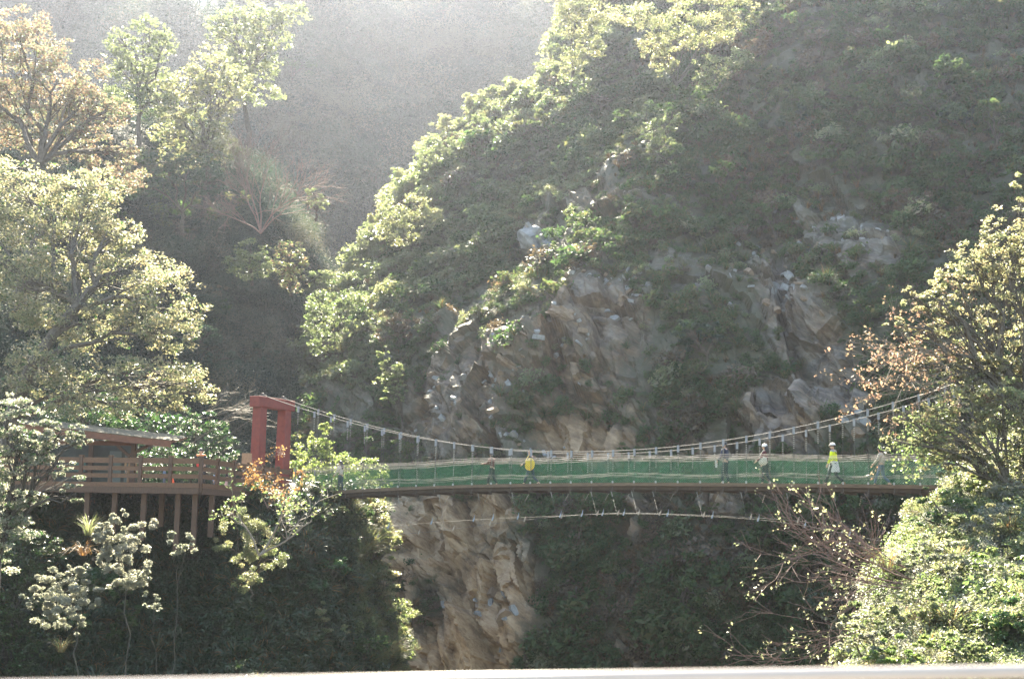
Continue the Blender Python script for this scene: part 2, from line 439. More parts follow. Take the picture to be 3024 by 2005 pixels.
# go round the ridge and down its far side
edge = hill.pos[:, 0, :]
k = np.arange(NB, 0, -1)
nz = fbm(edge * .15, 4, 31)
back = edge[:, None, :] + (k[None, :, None] ** 1.25) * np.array([-.12, 1.2, -1.0])[None, None, :] * 1.0 + nz[:, None, None] * np.array([.6, 0, .8]) * (k[None, :, None] > 0)
pos = np.concatenate([back, hill.pos], 1)
pad = lambda A, v=None: np.concatenate([np.repeat(A[:, :1], NB, 1) if v is None else np.full((R_, NB), v), A], 1)
PXb, PYb, vegb, tintb, rockb = pad(PX), pad(PY), pad(veg, 1.0), pad(tint), pad(rocky, 0)
# crest and the slope behind it
kb = np.arange(10, 0, -1)
top = pos[:1]
bk = top + kb[:, None, None] ** 1.2 * np.array([0, 2.6, -2.0])[None, None, :]
pos = np.concatenate([bk, pos], 0)
padr = lambda A: np.concatenate([np.repeat(A[:1], 10, 0), A], 0)
hill.pos = pos; hill.R, hill.C = pos.shape[:2]
hill.PX, hill.PY = padr(PXb) + 0, padr(PYb) + 0
hill.PX[:10] = 1e6; hill.PX[:, :NB] = 1e6
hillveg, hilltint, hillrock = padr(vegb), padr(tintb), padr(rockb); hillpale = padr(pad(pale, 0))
hill.prep()
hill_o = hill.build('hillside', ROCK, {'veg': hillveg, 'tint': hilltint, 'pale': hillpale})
tag(hill_o, kind='structure')

# ---- the far mountain
R2, C2 = 150, 200
ys = np.linspace(-130, 1700, R2); xs = np.linspace(-1500, 3300, C2)
PX2, PY2 = np.meshgrid(xs, ys)
hz = (1590 - PY2) / FPX
zb = np.interp(PX2, [-1500, 0, 700, 1100, 1700, 3300], [185, 205, 198, 202, 230, 255])
Z2 = zb * 1.32 / (1.32 - hz)
Z2 = Z2 + 11 * np.sin(PX2 / 170 + PY2 / 420) + 7 * np.sin(PX2 / 83 - PY2 / 300 + 1) + 9 * np.exp(-((PX2 - 980) / 200) ** 2)
mtn = Sheet(P(PX2.ravel(), PY2.ravel(), Z2.ravel()).reshape(R2, C2, 3), PX2, PY2)
mtn.displace(fbm(mtn.pos.reshape(-1, 3) * .03, 5, 71).reshape(R2, C2) * 13 + fbm(mtn.pos.reshape(-1, 3) * .2, 3, 72).reshape(R2, C2) * 1.2)
top = mtn.pos[:1]
bk = top + np.arange(8, 0, -1)[:, None, None] * np.array([0, 5, -4.2])[None, None, :]
mtn.pos = np.concatenate([bk, mtn.pos], 0); mtn.R = mtn.pos.shape[0]
mtn.PX = np.concatenate([np.full((8, C2), 1e6), PX2], 0); mtn.PY = np.concatenate([np.full((8, C2), 1e6), PY2], 0)
mtn.prep()
tag(mtn.build('mountain', SOIL, {'veg': np.full((mtn.R, C2), .9), 'tint': np.full((mtn.R, C2), .4)}), kind='structure')

# ---- the wooded spur between them, left
R3, C3 = 110, 120
crest_y = lambda x: np.interp(x, [-1300, -200, 250, 420, 620, 760, 860, 930, 1010, 1200], [430, 470, 400, 380, 430, 590, 740, 860, 1010, 1200])
xs = np.linspace(-1300, 1200, C3); v = np.linspace(0, 1, R3)
PX3 = np.repeat(xs[None, :], R3, 0); PY3 = crest_y(PX3) + (1750 - crest_y(PX3)) * v[:, None]
zb = np.interp(PX3, [-1300, 0, 500, 900, 1200], [86, 92, 104, 114, 118])
hz = (1590 - PY3) / FPX
Z3 = zb * 1.05 / (1.05 - hz)
spur = Sheet(P(PX3.ravel(), PY3.ravel(), Z3.ravel()).reshape(R3, C3, 3), PX3, PY3)
spur.displace(fbm(spur.pos.reshape(-1, 3) * .06, 5, 81).reshape(R3, C3) * 4 + fbm(spur.pos.reshape(-1, 3) * .4, 3, 82).reshape(R3, C3) * .5)
bk = spur.pos[:1] + np.arange(10, 0, -1)[:, None, None] * np.array([0, 2.0, -2.4])[None, None, :]
spur.pos = np.concatenate([bk, spur.pos], 0); spur.R = spur.pos.shape[0]
spur.PX = np.concatenate([np.full((10, C3), 1e6), PX3], 0); spur.PY = np.concatenate([np.full((10, C3), 1e6), PY3], 0)
spur.prep()
tag(spur.build('wooded_spur', SOIL, {'veg': np.full((spur.R, C3), .85), 'tint': np.full((spur.R, C3), .5)}), kind='structure')

# ---- the near left cliff under the wooden deck, with the terrace behind it
R4, C4 = 150, 240
xs = np.linspace(0, 1, C4)
ys = np.linspace(1462, 2300, R4)
PY4 = np.repeat(ys[:, None], C4, 1)
edge4 = np.interp(PY4, [1440, 1470, 1573, 1624, 1700, 1790, 1892, 1982, 2300], [1120, 1135, 1130, 1105, 1105, 1140, 1175, 1215, 1300])
edge4 = edge4 + 22 * np.sin(PY4 / 41.0) + 16 * np.sin(PY4 / 17.0 + 1)
PX4 = -700 + (edge4 + 700) * xs[None, :]
top_z = np.interp(PX4, [-700, 300, 600, 700, 850, 1000, 1200], [66, 68.5, 69.5, 68, 70, 73, 76])
Z4 = top_z - (PY4 - 1455) / 60.0 * np.interp(PX4, [0, 650, 900, 1200], [.55, .75, .9, .55])
Z4 = Z4 - np.clip((PY4 - 2035) / 265, 0, 1) * 19 * np.clip((900 - PX4) / 200, 0, 1)
Z4 = Z4 + 9 * np.exp(-(edge4 - PX4) / 38.0)
cliff = Sheet(P(PX4.ravel(), PY4.ravel(), Z4.ravel()).reshape(R4, C4, 3), PX4, PY4)
cp = cliff.pos.reshape(-1, 3)
lb, fb = blocks(cp / np.array([1.6, 1.6, 2.4]), 61)
cliff.displace((fbm(cp * .22, 5, 91) * 1.1 + (lb - .5) * .5 + fb * .5).reshape(R4, C4))
nb4 = 26
s_ = np.linspace(1, 0, nb4, endpoint=False)[:, None, None]
tback = cliff.pos[:1].copy(); tfar = tback.copy(); tfar[..., 1] += 42; tfar[..., 2] = np.maximum(tfar[..., 2], 0) + np.interp(tback[..., 0], [-40, -22, -14, -8, 0], [2.2, 1.5, -3, -14, -20]); tfar[..., 0] *= 1.45
tr = tback * (1 - s_) + tfar * s_
tr[..., 2] = np.where(tback[..., 0] > -15, tback[..., 2] * (1 - s_[..., 0] ** .45) + tfar[..., 2] * s_[..., 0] ** .45, tr[..., 2])
trp = tr.reshape(-1, 3); tr[..., 2] += (fbm(trp * .3, 3, 92) * .35).reshape(tr.shape[:2]) * (s_[..., 0] > .03)
cliff.pos = np.concatenate([tr, cliff.pos], 0); cliff.R = cliff.pos.shape[0]
cliff.PX = np.concatenate([np.full((nb4, C4), 1e6), PX4], 0); cliff.PY = np.concatenate([np.full((nb4, C4), 1e6), PY4], 0)
cliff.prep()
tag(cliff.build('cliff', ROCK, {'veg': np.full((cliff.R, C4), .8), 'tint': np.full((cliff.R, C4), .6)}), kind='structure')

# ---- the near right bank
R5, C5 = 110, 110
v = np.linspace(0, 1, R5)
bx = np.linspace(0, 1, C5)
PYt = np.linspace(1180, 2500, R5)[:, None] + 0 * bx[None, :]
edge5 = np.interp(PYt, [1180, 1330, 1430, 1470, 1560, 1750, 1990, 2500], [3010, 2900, 2790, 2760, 2690, 2590, 2490, 2380])
PX5 = edge5 + (4300 - edge5) * bx[None, :]
Z5 = np.interp(PYt, [1180, 1330, 1450, 1700, 2000, 2500], [53, 51.5, 49.5, 42.5, 36, 31]) - 3.5 * bx[None, :] + 5 * np.exp(-(PX5 - edge5) / 70.0)
bank = Sheet(P(PX5.ravel(), PYt.ravel(), Z5.ravel()).reshape(R5, C5, 3), PX5, PYt)
bank.displace(fbm(bank.pos.reshape(-1, 3) * .25, 4, 101).reshape(R5, C5) * .7)
bk = bank.pos[:1] + np.arange(14, 0, -1)[:, None, None] * np.array([.4, 1.5, -.15])[None, None, :]
bank.pos = np.concatenate([bk, bank.pos], 0); bank.R = bank.pos.shape[0]
bank.PX = np.concatenate([np.full((14, C5), 1e6), PX5], 0); bank.PY = np.concatenate([np.full((14, C5), 1e6), PYt], 0)
bank.prep()
tag(bank.build('bank', ROCK, {'veg': np.full((bank.R, C5), .95), 'tint': np.full((bank.R, C5), .6)}), kind='structure')

# ---- gorge floor far below and the paved terrace the camera stands on
fl = MB(); g = 24
for i in range(g):
    for j in range(g):
        pass
gx = np.linspace(-330, 330, 60); gy = np.linspace(-60, 420, 60)
GX, GY = np.meshgrid(gx, gy)
fp = np.stack([GX, GY, np.full_like(GX, -27.0)], -1)
fp[..., 2] += (fbm(fp.reshape(-1, 3) * .08, 3, 111) * 1.2).reshape(GX.shape)
floor = Sheet(fp, GX, GY)
tag(floor.build('gorge_floor', ROCK, {'veg': np.full(GX.shape, .3), 'tint': np.full(GX.shape, .3)}), kind='structure')
PAVE = mat('grey_concrete', (.30, .29, .27), (.22, .21, .20), rough=.85, scale=5)
tag(MB().box((0, 0.4, -1.72), (14, 5.6, .24)).build('terrace_pavement', PAVE), kind='structure')

# ---- haze
hz_m = bpy.data.materials.new('thin_haze'); hz_m.use_nodes = True
hn = hz_m.node_tree; hn.nodes.clear()
pv = hn.nodes.new('ShaderNodeVolumePrincipled'); ho = hn.nodes.new('ShaderNodeOutputMaterial')
pv.inputs['Density'].default_value = HAZE_DENSITY; pv.inputs['Anisotropy'].default_value = HAZE_G
pv.inputs['Color'].default_value = (.74, .80, 1.0, 1)
hn.links.new(pv.outputs[0], ho.inputs['Volume'])
def build_haze(top):
    b = MB().box((0, 180, (top - 30) / 2), (720, 540, top + 30))
    tag(b.build('haze', hz_m), kind='stuff')
# ================================================================ plant pieces
def clump_mesh(name, m, n, size, seed, shape=(1, 1, .8), wid=.5, up=.9, subs=9, twigs=True):
    """a leafy bush about 1 m across: leaves in small uneven sprays on thin stems"""
    r = np.random.default_rng(seed)
    sc = unit(r.normal(size=(subs, 3))); sc[:, 2] = np.abs(sc[:, 2]) * 1.0 - .1
    sc = sc * r.uniform(.2, .5, (subs, 1)) * np.array(shape); sc[:, 2] += .38 * shape[2]
    which = r.integers(0, subs, n)
    c = sc[which] + r.normal(size=(n, 3)) * np.array([.13, .13, .085])
    v, f = leaf_quads(c, r, size, wid, up)
    var = np.clip(r.uniform(0, 1, n) * .6 + r.uniform(0, .4, subs)[which], 0, 1)
    mats = [m]; mi = np.zeros(len(f), int)
    if twigs:
        vs_, fs_ = [v], [f]; o = len(v)
        for s in sc:
            b = np.array([0, 0, -.1]); w = .012
            q = np.array([b + [w, 0, 0], b + [-w, w, 0], s + [-w * .4, w * .4, 0], s + [w * .4, 0, 0]]); vs_.append(q); fs_.append(np.array([[o, o + 1, o + 2, o + 3]])); o += 4
        v = np.concatenate(vs_); f = np.concatenate(fs_); mi = np.concatenate([mi, np.ones(subs, int)]); var = np.concatenate([var, np.zeros(subs)]); mats = [m, BARK]
    return np_mesh(name, v, f, mats, {'var': ('FACE', var)}, mi)
def grass_mesh(name, mats, n, h, seed, spread=.35, w=.03, arch=.8, dry=.2):
    """a tuft of arching blades, three segments each"""
    r = np.random.default_rng(seed); V, F, var, mi = [], [], [], []; o = 0
    for i in range(n):
        a = r.uniform(0, 6.283); d = np.array([math.cos(a), math.sin(a), 0]); s = np.array([-d[1], d[0], 0])
        b = d * r.uniform(0, spread * .4); L = h * r.uniform(.55, 1.1); lean = r.uniform(.2, 1) * arch
        ww = w * r.uniform(.7, 1.3); pts = []
        for k, tt in enumerate((0, .4, .75, 1)):
            z = L * (tt - .45 * lean * tt ** 3); x = spread * .3 * tt + L * .75 * lean * tt * tt
            pts.append((b + d * x + np.array([0, 0, z]), ww * (1, .9, .6, .08)[k]))
        for p, q in pts: V += [p - s * q, p + s * q]
        for k in range(3): F.append([o + 2 * k, o + 2 * k + 1, o + 2 * k + 3, o + 2 * k + 2]); var.append(r.uniform()); mi.append(1 if r.uniform() < dry and len(mats) > 1 else 0)
        mi[-3:] = [mi[-1]] * 3; var[-3:] = [var[-1]] * 3
        o += 8
    return np_mesh(name, np.array(V), np.array(F), list(mats), {'var': ('FACE', var)}, mi)
def fern_mesh(name, m, fronds, h, seed):
    r = np.random.default_rng(seed); V, F, var = [], [], []; o = 0
    for i in range(fronds):
        a = r.uniform(0, 6.283); d = np.array([math.cos(a), math.sin(a), 0]); s = np.array([-d[1], d[0], 0]); L = h * r.uniform(.6, 1.1); q = r.uniform(); up0 = r.uniform(.4, 1.0)
        for tt in np.linspace(.12, 1, 11):
            p = d * L * tt + np.array([0, 0, L * (up0 * tt - .75 * tt * tt)]); wl = L * .26 * math.sin(min(1, tt * 1.15) * 2.7) + .02
            for sg in (-1, 1):
                e = p + s * sg * wl + d * wl * .35 - np.array([0, 0, wl * .25])
                V += [p - d * .03 * L, e - d * .01, e + d * .02 * L, p + d * .03 * L]; F.append([o, o + 1, o + 2, o + 3]); var.append(q); o += 4
    return np_mesh(name, np.array(V), np.array(F), [m], {'var': ('FACE', var)})

def source_set(cname, meshes):
    c = bpy.data.collections.new(cname)
    for i, me in enumerate(meshes):
        o = bpy.data.objects.new('%s_plant_%03d' % (cname, i), me); c.objects.link(o)   # picked by name order
    return c
_gn = {}
def scatter(name, label, pts, rots, scl, idx, coll):
    """one mass of ground cover: a cloud of points with a plant set on each"""
    me = bpy.data.meshes.new(name); n = len(pts)
    me.vertices.add(n); me.vertices.foreach_set('co', np.asarray(pts, np.float32).ravel())
    a = me.attributes.new('rot', 'FLOAT_VECTOR', 'POINT'); a.data.foreach_set('vector', np.asarray(rots, np.float32).ravel())
    a = me.attributes.new('scl', 'FLOAT', 'POINT'); a.data.foreach_set('value', np.asarray(scl, np.float32))
    a = me.attributes.new('idx', 'INT', 'POINT'); a.data.foreach_set('value', np.asarray(idx, np.int32))
    o = link(name, me)
    ng = bpy.data.node_groups.new(name + '_planting', 'GeometryNodeTree')
    ng.interface.new_socket('Geometry', in_out='INPUT', socket_type='NodeSocketGeometry')
    ng.interface.new_socket('Geometry', in_out='OUTPUT', socket_type='NodeSocketGeometry')
    N = ng.nodes; gi = N.new('NodeGroupInput'); go = N.new('NodeGroupOutput')
    ip = N.new('GeometryNodeInstanceOnPoints'); ci = N.new('GeometryNodeCollectionInfo')
    ci.inputs['Collection'].default_value = coll; ci.inputs['Separate Children'].default_value = True; ci.inputs['Reset Children'].default_value = True
    def att(nm, ty):
        x = N.new('GeometryNodeInputNamedAttribute'); x.data_type = ty; x.inputs['Name'].default_value = nm; return x.outputs['Attribute']
    ng.links.new(gi.outputs[0], ip.inputs['Points']); ng.links.new(ci.outputs[0], ip.inputs['Instance'])
    ip.inputs['Pick Instance'].default_value = True
    ng.links.new(att('idx', 'INT'), ip.inputs['Instance Index'])
    ng.links.new(att('rot', 'FLOAT_VECTOR'), ip.inputs['Rotation'])
    ng.links.new(att('scl', 'FLOAT'), ip.inputs['Scale'])
    ng.links.new(ip.outputs[0], go.inputs[0])
    md = o.modifiers.new('planting', 'NODES'); md.node_group = ng
    o['label'] = label
    tag(o, kind='stuff')
    return o
def plant_rot(n, nrm, rng, tilt=.5):
    """euler that leans each plant part-way from upright towards the slope's normal, random spin"""
    up = unit(np.array([0, 0, 1.0]) * (1 - tilt) + nrm * tilt + rng.normal(size=(n, 3)) * .12)
    th = rng.uniform(0, 6.283, n)
    ry = np.arcsin(np.clip(up[:, 0], -1, 1)); rx = np.arctan2(-up[:, 1], up[:, 2])
    # spin first about own axis: R = Rx(rx) Ry(ry) Rz(th)  ->  XYZ euler via matrices
    out = np.zeros((n, 3))
    for i in range(n):
        m = Matrix.Rotation(rx[i], 3, 'X') @ Matrix.Rotation(ry[i], 3, 'Y') @ Matrix.Rotation(th[i], 3, 'Z')
        out[i] = m.to_euler('XYZ')
    return out
def sow(sheet, n, rng, keep=None, r0=0, r1=None, c0=0, c1=None):
    """random sheet coordinates kept where keep(...) says"""
    r = rng.uniform(r0, (r1 or sheet.R) - 1.01, n); c = rng.uniform(c0, (c1 or sheet.C) - 1.01, n)
    if keep is not None:
        m = keep(r, c); r, c = r[m], c[m]
    p, nn = sheet.at(r, c)
    return r, c, p, nn

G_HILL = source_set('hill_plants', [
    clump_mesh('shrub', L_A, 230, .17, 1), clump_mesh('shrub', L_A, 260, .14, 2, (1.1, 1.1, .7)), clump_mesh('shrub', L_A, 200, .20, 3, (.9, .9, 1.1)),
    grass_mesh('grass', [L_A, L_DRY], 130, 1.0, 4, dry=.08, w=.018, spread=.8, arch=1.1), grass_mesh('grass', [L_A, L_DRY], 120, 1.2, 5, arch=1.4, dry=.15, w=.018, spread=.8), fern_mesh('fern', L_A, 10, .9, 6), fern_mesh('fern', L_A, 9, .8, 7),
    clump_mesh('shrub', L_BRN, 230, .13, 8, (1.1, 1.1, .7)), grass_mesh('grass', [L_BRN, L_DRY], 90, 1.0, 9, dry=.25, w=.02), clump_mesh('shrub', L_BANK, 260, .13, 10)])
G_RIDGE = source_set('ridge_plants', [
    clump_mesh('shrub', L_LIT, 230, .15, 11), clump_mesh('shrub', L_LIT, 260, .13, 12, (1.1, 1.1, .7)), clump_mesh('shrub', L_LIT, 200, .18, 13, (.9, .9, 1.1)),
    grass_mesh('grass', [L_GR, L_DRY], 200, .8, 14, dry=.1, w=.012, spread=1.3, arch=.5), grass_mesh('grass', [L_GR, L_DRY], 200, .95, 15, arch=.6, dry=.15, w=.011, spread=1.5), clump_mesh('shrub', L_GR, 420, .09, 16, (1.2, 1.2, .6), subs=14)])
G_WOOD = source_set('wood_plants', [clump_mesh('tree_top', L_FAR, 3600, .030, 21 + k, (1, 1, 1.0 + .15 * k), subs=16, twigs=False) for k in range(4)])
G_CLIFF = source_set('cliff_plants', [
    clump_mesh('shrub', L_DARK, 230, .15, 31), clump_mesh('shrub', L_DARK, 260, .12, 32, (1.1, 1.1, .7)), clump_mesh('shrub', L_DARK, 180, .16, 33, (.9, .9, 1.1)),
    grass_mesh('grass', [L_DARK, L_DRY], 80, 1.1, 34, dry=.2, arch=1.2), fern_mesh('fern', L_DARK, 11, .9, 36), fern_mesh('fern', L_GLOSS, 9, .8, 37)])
G_BANK = source_set('bank_plants', [
    clump_mesh('shrub', L_BANK, 420, .105, 41, subs=14), clump_mesh('shrub', L_BANK, 420, .09, 42, (1.1, 1.1, .7), subs=14), clump_mesh('shrub', L_BANK, 360, .12, 43, (.9, .9, 1.1), subs=12),
    clump_mesh('shrub', L_PALE, 380, .10, 44, subs=12), grass_mesh('grass', [L_GR, L_DRY], 160, .9, 45, dry=.1, w=.013, spread=.8, arch=1.2), grass_mesh('grass', [L_GR, L_DRY], 160, 1.1, 46, arch=1.4, dry=.25, w=.013, spread=.8)])

def hill_value(A, r, c): return A[r.astype(int), c.astype(int)]
rng = np.random.default_rng(7)
# dark cover on the shaded face
hx, hy = hill.PX, hill.PY
def sheet_noise(r, c): return fbm(hill.at(r, c)[0] * .22, 3, 207)
def keep_hill(r, c):
    v = hill_value(hillveg, r, c); x = hill_value(hx, r, c); y = hill_value(hy, r, c); dxr = x - ridge_x(y)
    p_ = sheet_noise(r, c)
    return (rng.uniform(size=len(r)) < v ** 2.4 * np.clip(.75 + p_ * 1.4, .3, 1)) & (x < 3400) & (dxr > 60)
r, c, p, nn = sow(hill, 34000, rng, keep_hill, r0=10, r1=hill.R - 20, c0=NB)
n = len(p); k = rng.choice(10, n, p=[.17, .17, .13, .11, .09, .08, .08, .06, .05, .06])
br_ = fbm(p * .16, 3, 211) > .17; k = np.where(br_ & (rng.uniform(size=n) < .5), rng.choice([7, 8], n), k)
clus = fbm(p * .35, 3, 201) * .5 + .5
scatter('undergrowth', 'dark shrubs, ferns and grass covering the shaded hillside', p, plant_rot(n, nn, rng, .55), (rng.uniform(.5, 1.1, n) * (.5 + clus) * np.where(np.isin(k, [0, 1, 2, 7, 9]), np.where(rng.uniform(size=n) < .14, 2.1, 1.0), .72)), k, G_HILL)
# sunlit fringe of the ridge and the terrace of grass below it
_b = np.array([[1930, 330], [1780, 400], [1640, 500], [1480, 590], [1400, 640], [1350, 760], [1290, 800]], float)
def band(x, y):
    d = np.full(x.shape, 1e9)
    for a, b in zip(_b[:-1], _b[1:]):
        ab = b - a; tt = np.clip(((x - a[0]) * ab[0] + (y - a[1]) * ab[1]) / ab.dot(ab), 0, 1)
        d = np.minimum(d, np.hypot(x - a[0] - ab[0] * tt, y - a[1] - ab[1] * tt))
    return d
def keep_ridge(r, c):
    x = hill_value(hx, r, c); y = hill_value(hy, r, c); dxr = np.where(x > 1e5, -1, x - ridge_x(np.minimum(y, 2400)))
    pr = np.where(x > 1e5, .8, np.clip(1.4 - dxr / 190.0, 0, 1)) + np.clip(1.3 - band(x, y) / 60.0, 0, 1) * .9
    return (rng.uniform(size=len(r)) < pr) & (y < 1200)
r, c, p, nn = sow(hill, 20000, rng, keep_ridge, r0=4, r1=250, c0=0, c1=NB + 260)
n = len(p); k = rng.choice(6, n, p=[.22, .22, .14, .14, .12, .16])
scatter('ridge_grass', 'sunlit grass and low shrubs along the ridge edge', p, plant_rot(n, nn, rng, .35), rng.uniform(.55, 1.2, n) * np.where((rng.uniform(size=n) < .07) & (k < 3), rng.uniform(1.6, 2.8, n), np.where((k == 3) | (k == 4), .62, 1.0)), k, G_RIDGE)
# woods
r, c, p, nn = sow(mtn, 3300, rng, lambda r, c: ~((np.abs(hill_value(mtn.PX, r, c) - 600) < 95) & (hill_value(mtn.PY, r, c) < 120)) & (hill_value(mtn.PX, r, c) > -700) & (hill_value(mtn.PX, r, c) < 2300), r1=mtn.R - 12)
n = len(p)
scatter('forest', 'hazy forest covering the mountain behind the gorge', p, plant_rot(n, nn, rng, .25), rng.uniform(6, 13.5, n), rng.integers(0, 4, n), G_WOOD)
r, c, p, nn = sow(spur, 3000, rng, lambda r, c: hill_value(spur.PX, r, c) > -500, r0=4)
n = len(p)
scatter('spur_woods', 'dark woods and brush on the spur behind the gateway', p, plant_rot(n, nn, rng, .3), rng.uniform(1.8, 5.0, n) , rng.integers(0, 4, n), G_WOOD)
# cliff: thick hanging cover, brighter leaves along its open right edge
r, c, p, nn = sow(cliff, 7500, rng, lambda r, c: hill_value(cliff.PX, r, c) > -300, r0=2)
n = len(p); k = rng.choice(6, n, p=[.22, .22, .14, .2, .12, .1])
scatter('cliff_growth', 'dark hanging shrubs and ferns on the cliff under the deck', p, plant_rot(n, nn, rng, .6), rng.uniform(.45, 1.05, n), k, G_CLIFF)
cx_ = cliff.PX; e4 = lambda y: np.interp(y, [1440, 1470, 1573, 1624, 1700, 1790, 1892, 1982, 2300], [1120, 1135, 1130, 1105, 1105, 1140, 1175, 1215, 1300])
r, c, p, nn = sow(cliff, 9000, rng, lambda r, c: (hill_value(cliff.PX, r, c) < 1e5) & (rng.uniform(size=len(r)) < np.clip(1.2 - (e4(hill_value(cliff.PY, r, c)) - hill_value(cliff.PX, r, c)) / 110, 0, 1)), r0=nb4, c0=160)
n = len(p); k = rng.choice(6, n, p=[.2, .2, .1, .15, .15, .2])
scatter('cliff_edge_growth', 'sunlit fine leaves and bamboo grass along the cliff edge under the bridge', p, plant_rot(n, nn, rng, .5), rng.uniform(.4, .85, n), k, G_RIDGE)
# right bank
r, c, p, nn = sow(bank, 6500, rng, lambda r, c: hill_value(bank.PX, r, c) < 1e9)
n = len(p); k = rng.choice(6, n, p=[.28, .26, .15, .24, .04, .03])
clus = fbm(p * .5, 2, 203) * .5 + .5
scatter('bank_growth', 'sunlit shrubs and grass crowding the right bank', p, plant_rot(n, nn, rng, .4), rng.uniform(.45, 1.0, n) * (.5 + clus), k, G_BANK)
# ================================================================ trees
def curve(a, b, rng, n=6, sag=.08, wob=.05):
    a, b = np.asarray(a, float), np.asarray(b, float); L = np.linalg.norm(b - a); t = np.linspace(0, 1, n)[:, None]
    pts = a + (b - a) * t
    pts[:, 2] += (np.sin(t[:, 0] * math.pi) * L * sag)
    w = rng.normal(size=(n, 3)) * L * wob; w[0] = w[-1] = 0
    return pts + w
def lobed_tree(name, label, cat, base, lobes, leaf, leaf_n, leaf_size, seed, bark=None, trunk_r=.25, fork=.35, group=None, sub_scale=.30, flat=.55, wid=.5, up=.9, trunk_pts=None, sub_dens=1.0, limb_r=.5, mats2=None, lai=1.55):
    """trunk, limbs to every lobe, twigs to every spray; leaves gathered in sprays so that gaps stay open.
    lobes: (centre xyz, radii xyz)"""
    rng = np.random.default_rng(seed); bark = bark or BARK
    base = np.asarray(base, float)
    root = empty(name, base, label, cat, group)
    cen = np.array([l[0] for l in lobes]); rd = np.array([l[1] for l in lobes])
    top = cen.mean(0)
    leaf_n = min(leaf_n, int(lai * (math.pi * rd[:, 0] * rd[:, 2]).sum() / (leaf_size ** 2 * wid * .5)))
    mb = MB()
    if trunk_pts is None:
        head = base * (1 - fork) + top * fork; head[:2] = base[:2] * .55 + head[:2] * .45
        tp = curve(base - np.array([0, 0, .4]), head, rng, 6, 0, .03)
    else:
        tp = np.array(trunk_pts, float)
    n = len(tp); mb.tube(tp - base, np.linspace(trunk_r, trunk_r * .6, n), 7)
    vol = np.prod(rd, 1) ** (2 / 3.); w = vol / vol.sum()
    V, var, C = [], [], []
    for (c, r), wi in zip(lobes, w):
        c, r = np.asarray(c, float), np.asarray(r, float)
        st = tp[-1] if c[2] > tp[-1][2] else tp[np.argmin(np.abs(tp[:, 2] - (c[2] - .2 * np.linalg.norm(c - tp[-1]))))]
        limb = curve(st, c, rng, 6, .08, .04)
        lr = trunk_r * limb_r
        mb.tube(limb - base, np.linspace(lr, lr * .3, 6), 5, cap=False)
        ns = int(max(5, 26 * sub_dens * (r.mean() / max(r.mean() * sub_scale, .3)) ** 2 / 11))
        u = unit(rng.normal(size=(ns, 3))); rr = rng.uniform(.25, 1.0, (ns, 1)) ** .55
        sc = c + u * rr * r
        sr = r.mean() * sub_scale * rng.uniform(.6, 1.35, ns)
        for q in sc[:: max(1, ns // 14)]:
            k = limb[rng.integers(2, 6)]
            mb.tube(curve(k, q, rng, 4, .05, .06) - base, [lr * .28, lr * .2, lr * .13, lr * .06], 3, cap=False)
        m = int(leaf_n * wi); wh = rng.choice(ns, m, p=sr ** 2 / (sr ** 2).sum())
        off = rng.normal(size=(m, 3)); off = off / np.maximum(np.linalg.norm(off, axis=1, keepdims=True), 1e-6) * rng.uniform(0, 1, (m, 1)) ** .5
        C.append(sc[wh] + off * sr[wh][:, None] * np.array([1.1, 1.1, flat])); var.append(np.clip(rng.uniform(0, 1, m) * .55 + rng.uniform(0, .45, ns)[wh], 0, 1))
    C = np.concatenate(C) - base; var = np.concatenate(var)
    v, f = leaf_quads(C, rng, leaf_size, wid, up)
    mi = None; ml = [leaf]
    if mats2:
        ml = [leaf, mats2[0]]; mi = (rng.uniform(size=len(f)) < mats2[1]).astype(int)
    mb.build('trunk', bark, root)
    link('crown', np_mesh('crown', v, f, ml, {'var': ('FACE', var)}, mi), root)
    return root
def LB(lst, Y, depth=.6):
    """lobes given as photo pixel centre + radii at distance Y (or own Y as 5th), turned into world ellipsoids"""
    out = []
    for l in lst:
        y = Y + (l[4] if len(l) > 4 else 0); s = y / FPX
        out.append((p1(l[0], l[1], y), np.array([l[2] * s, (l[2] + l[3]) * .5 * s * depth, l[3] * s])))
    return out
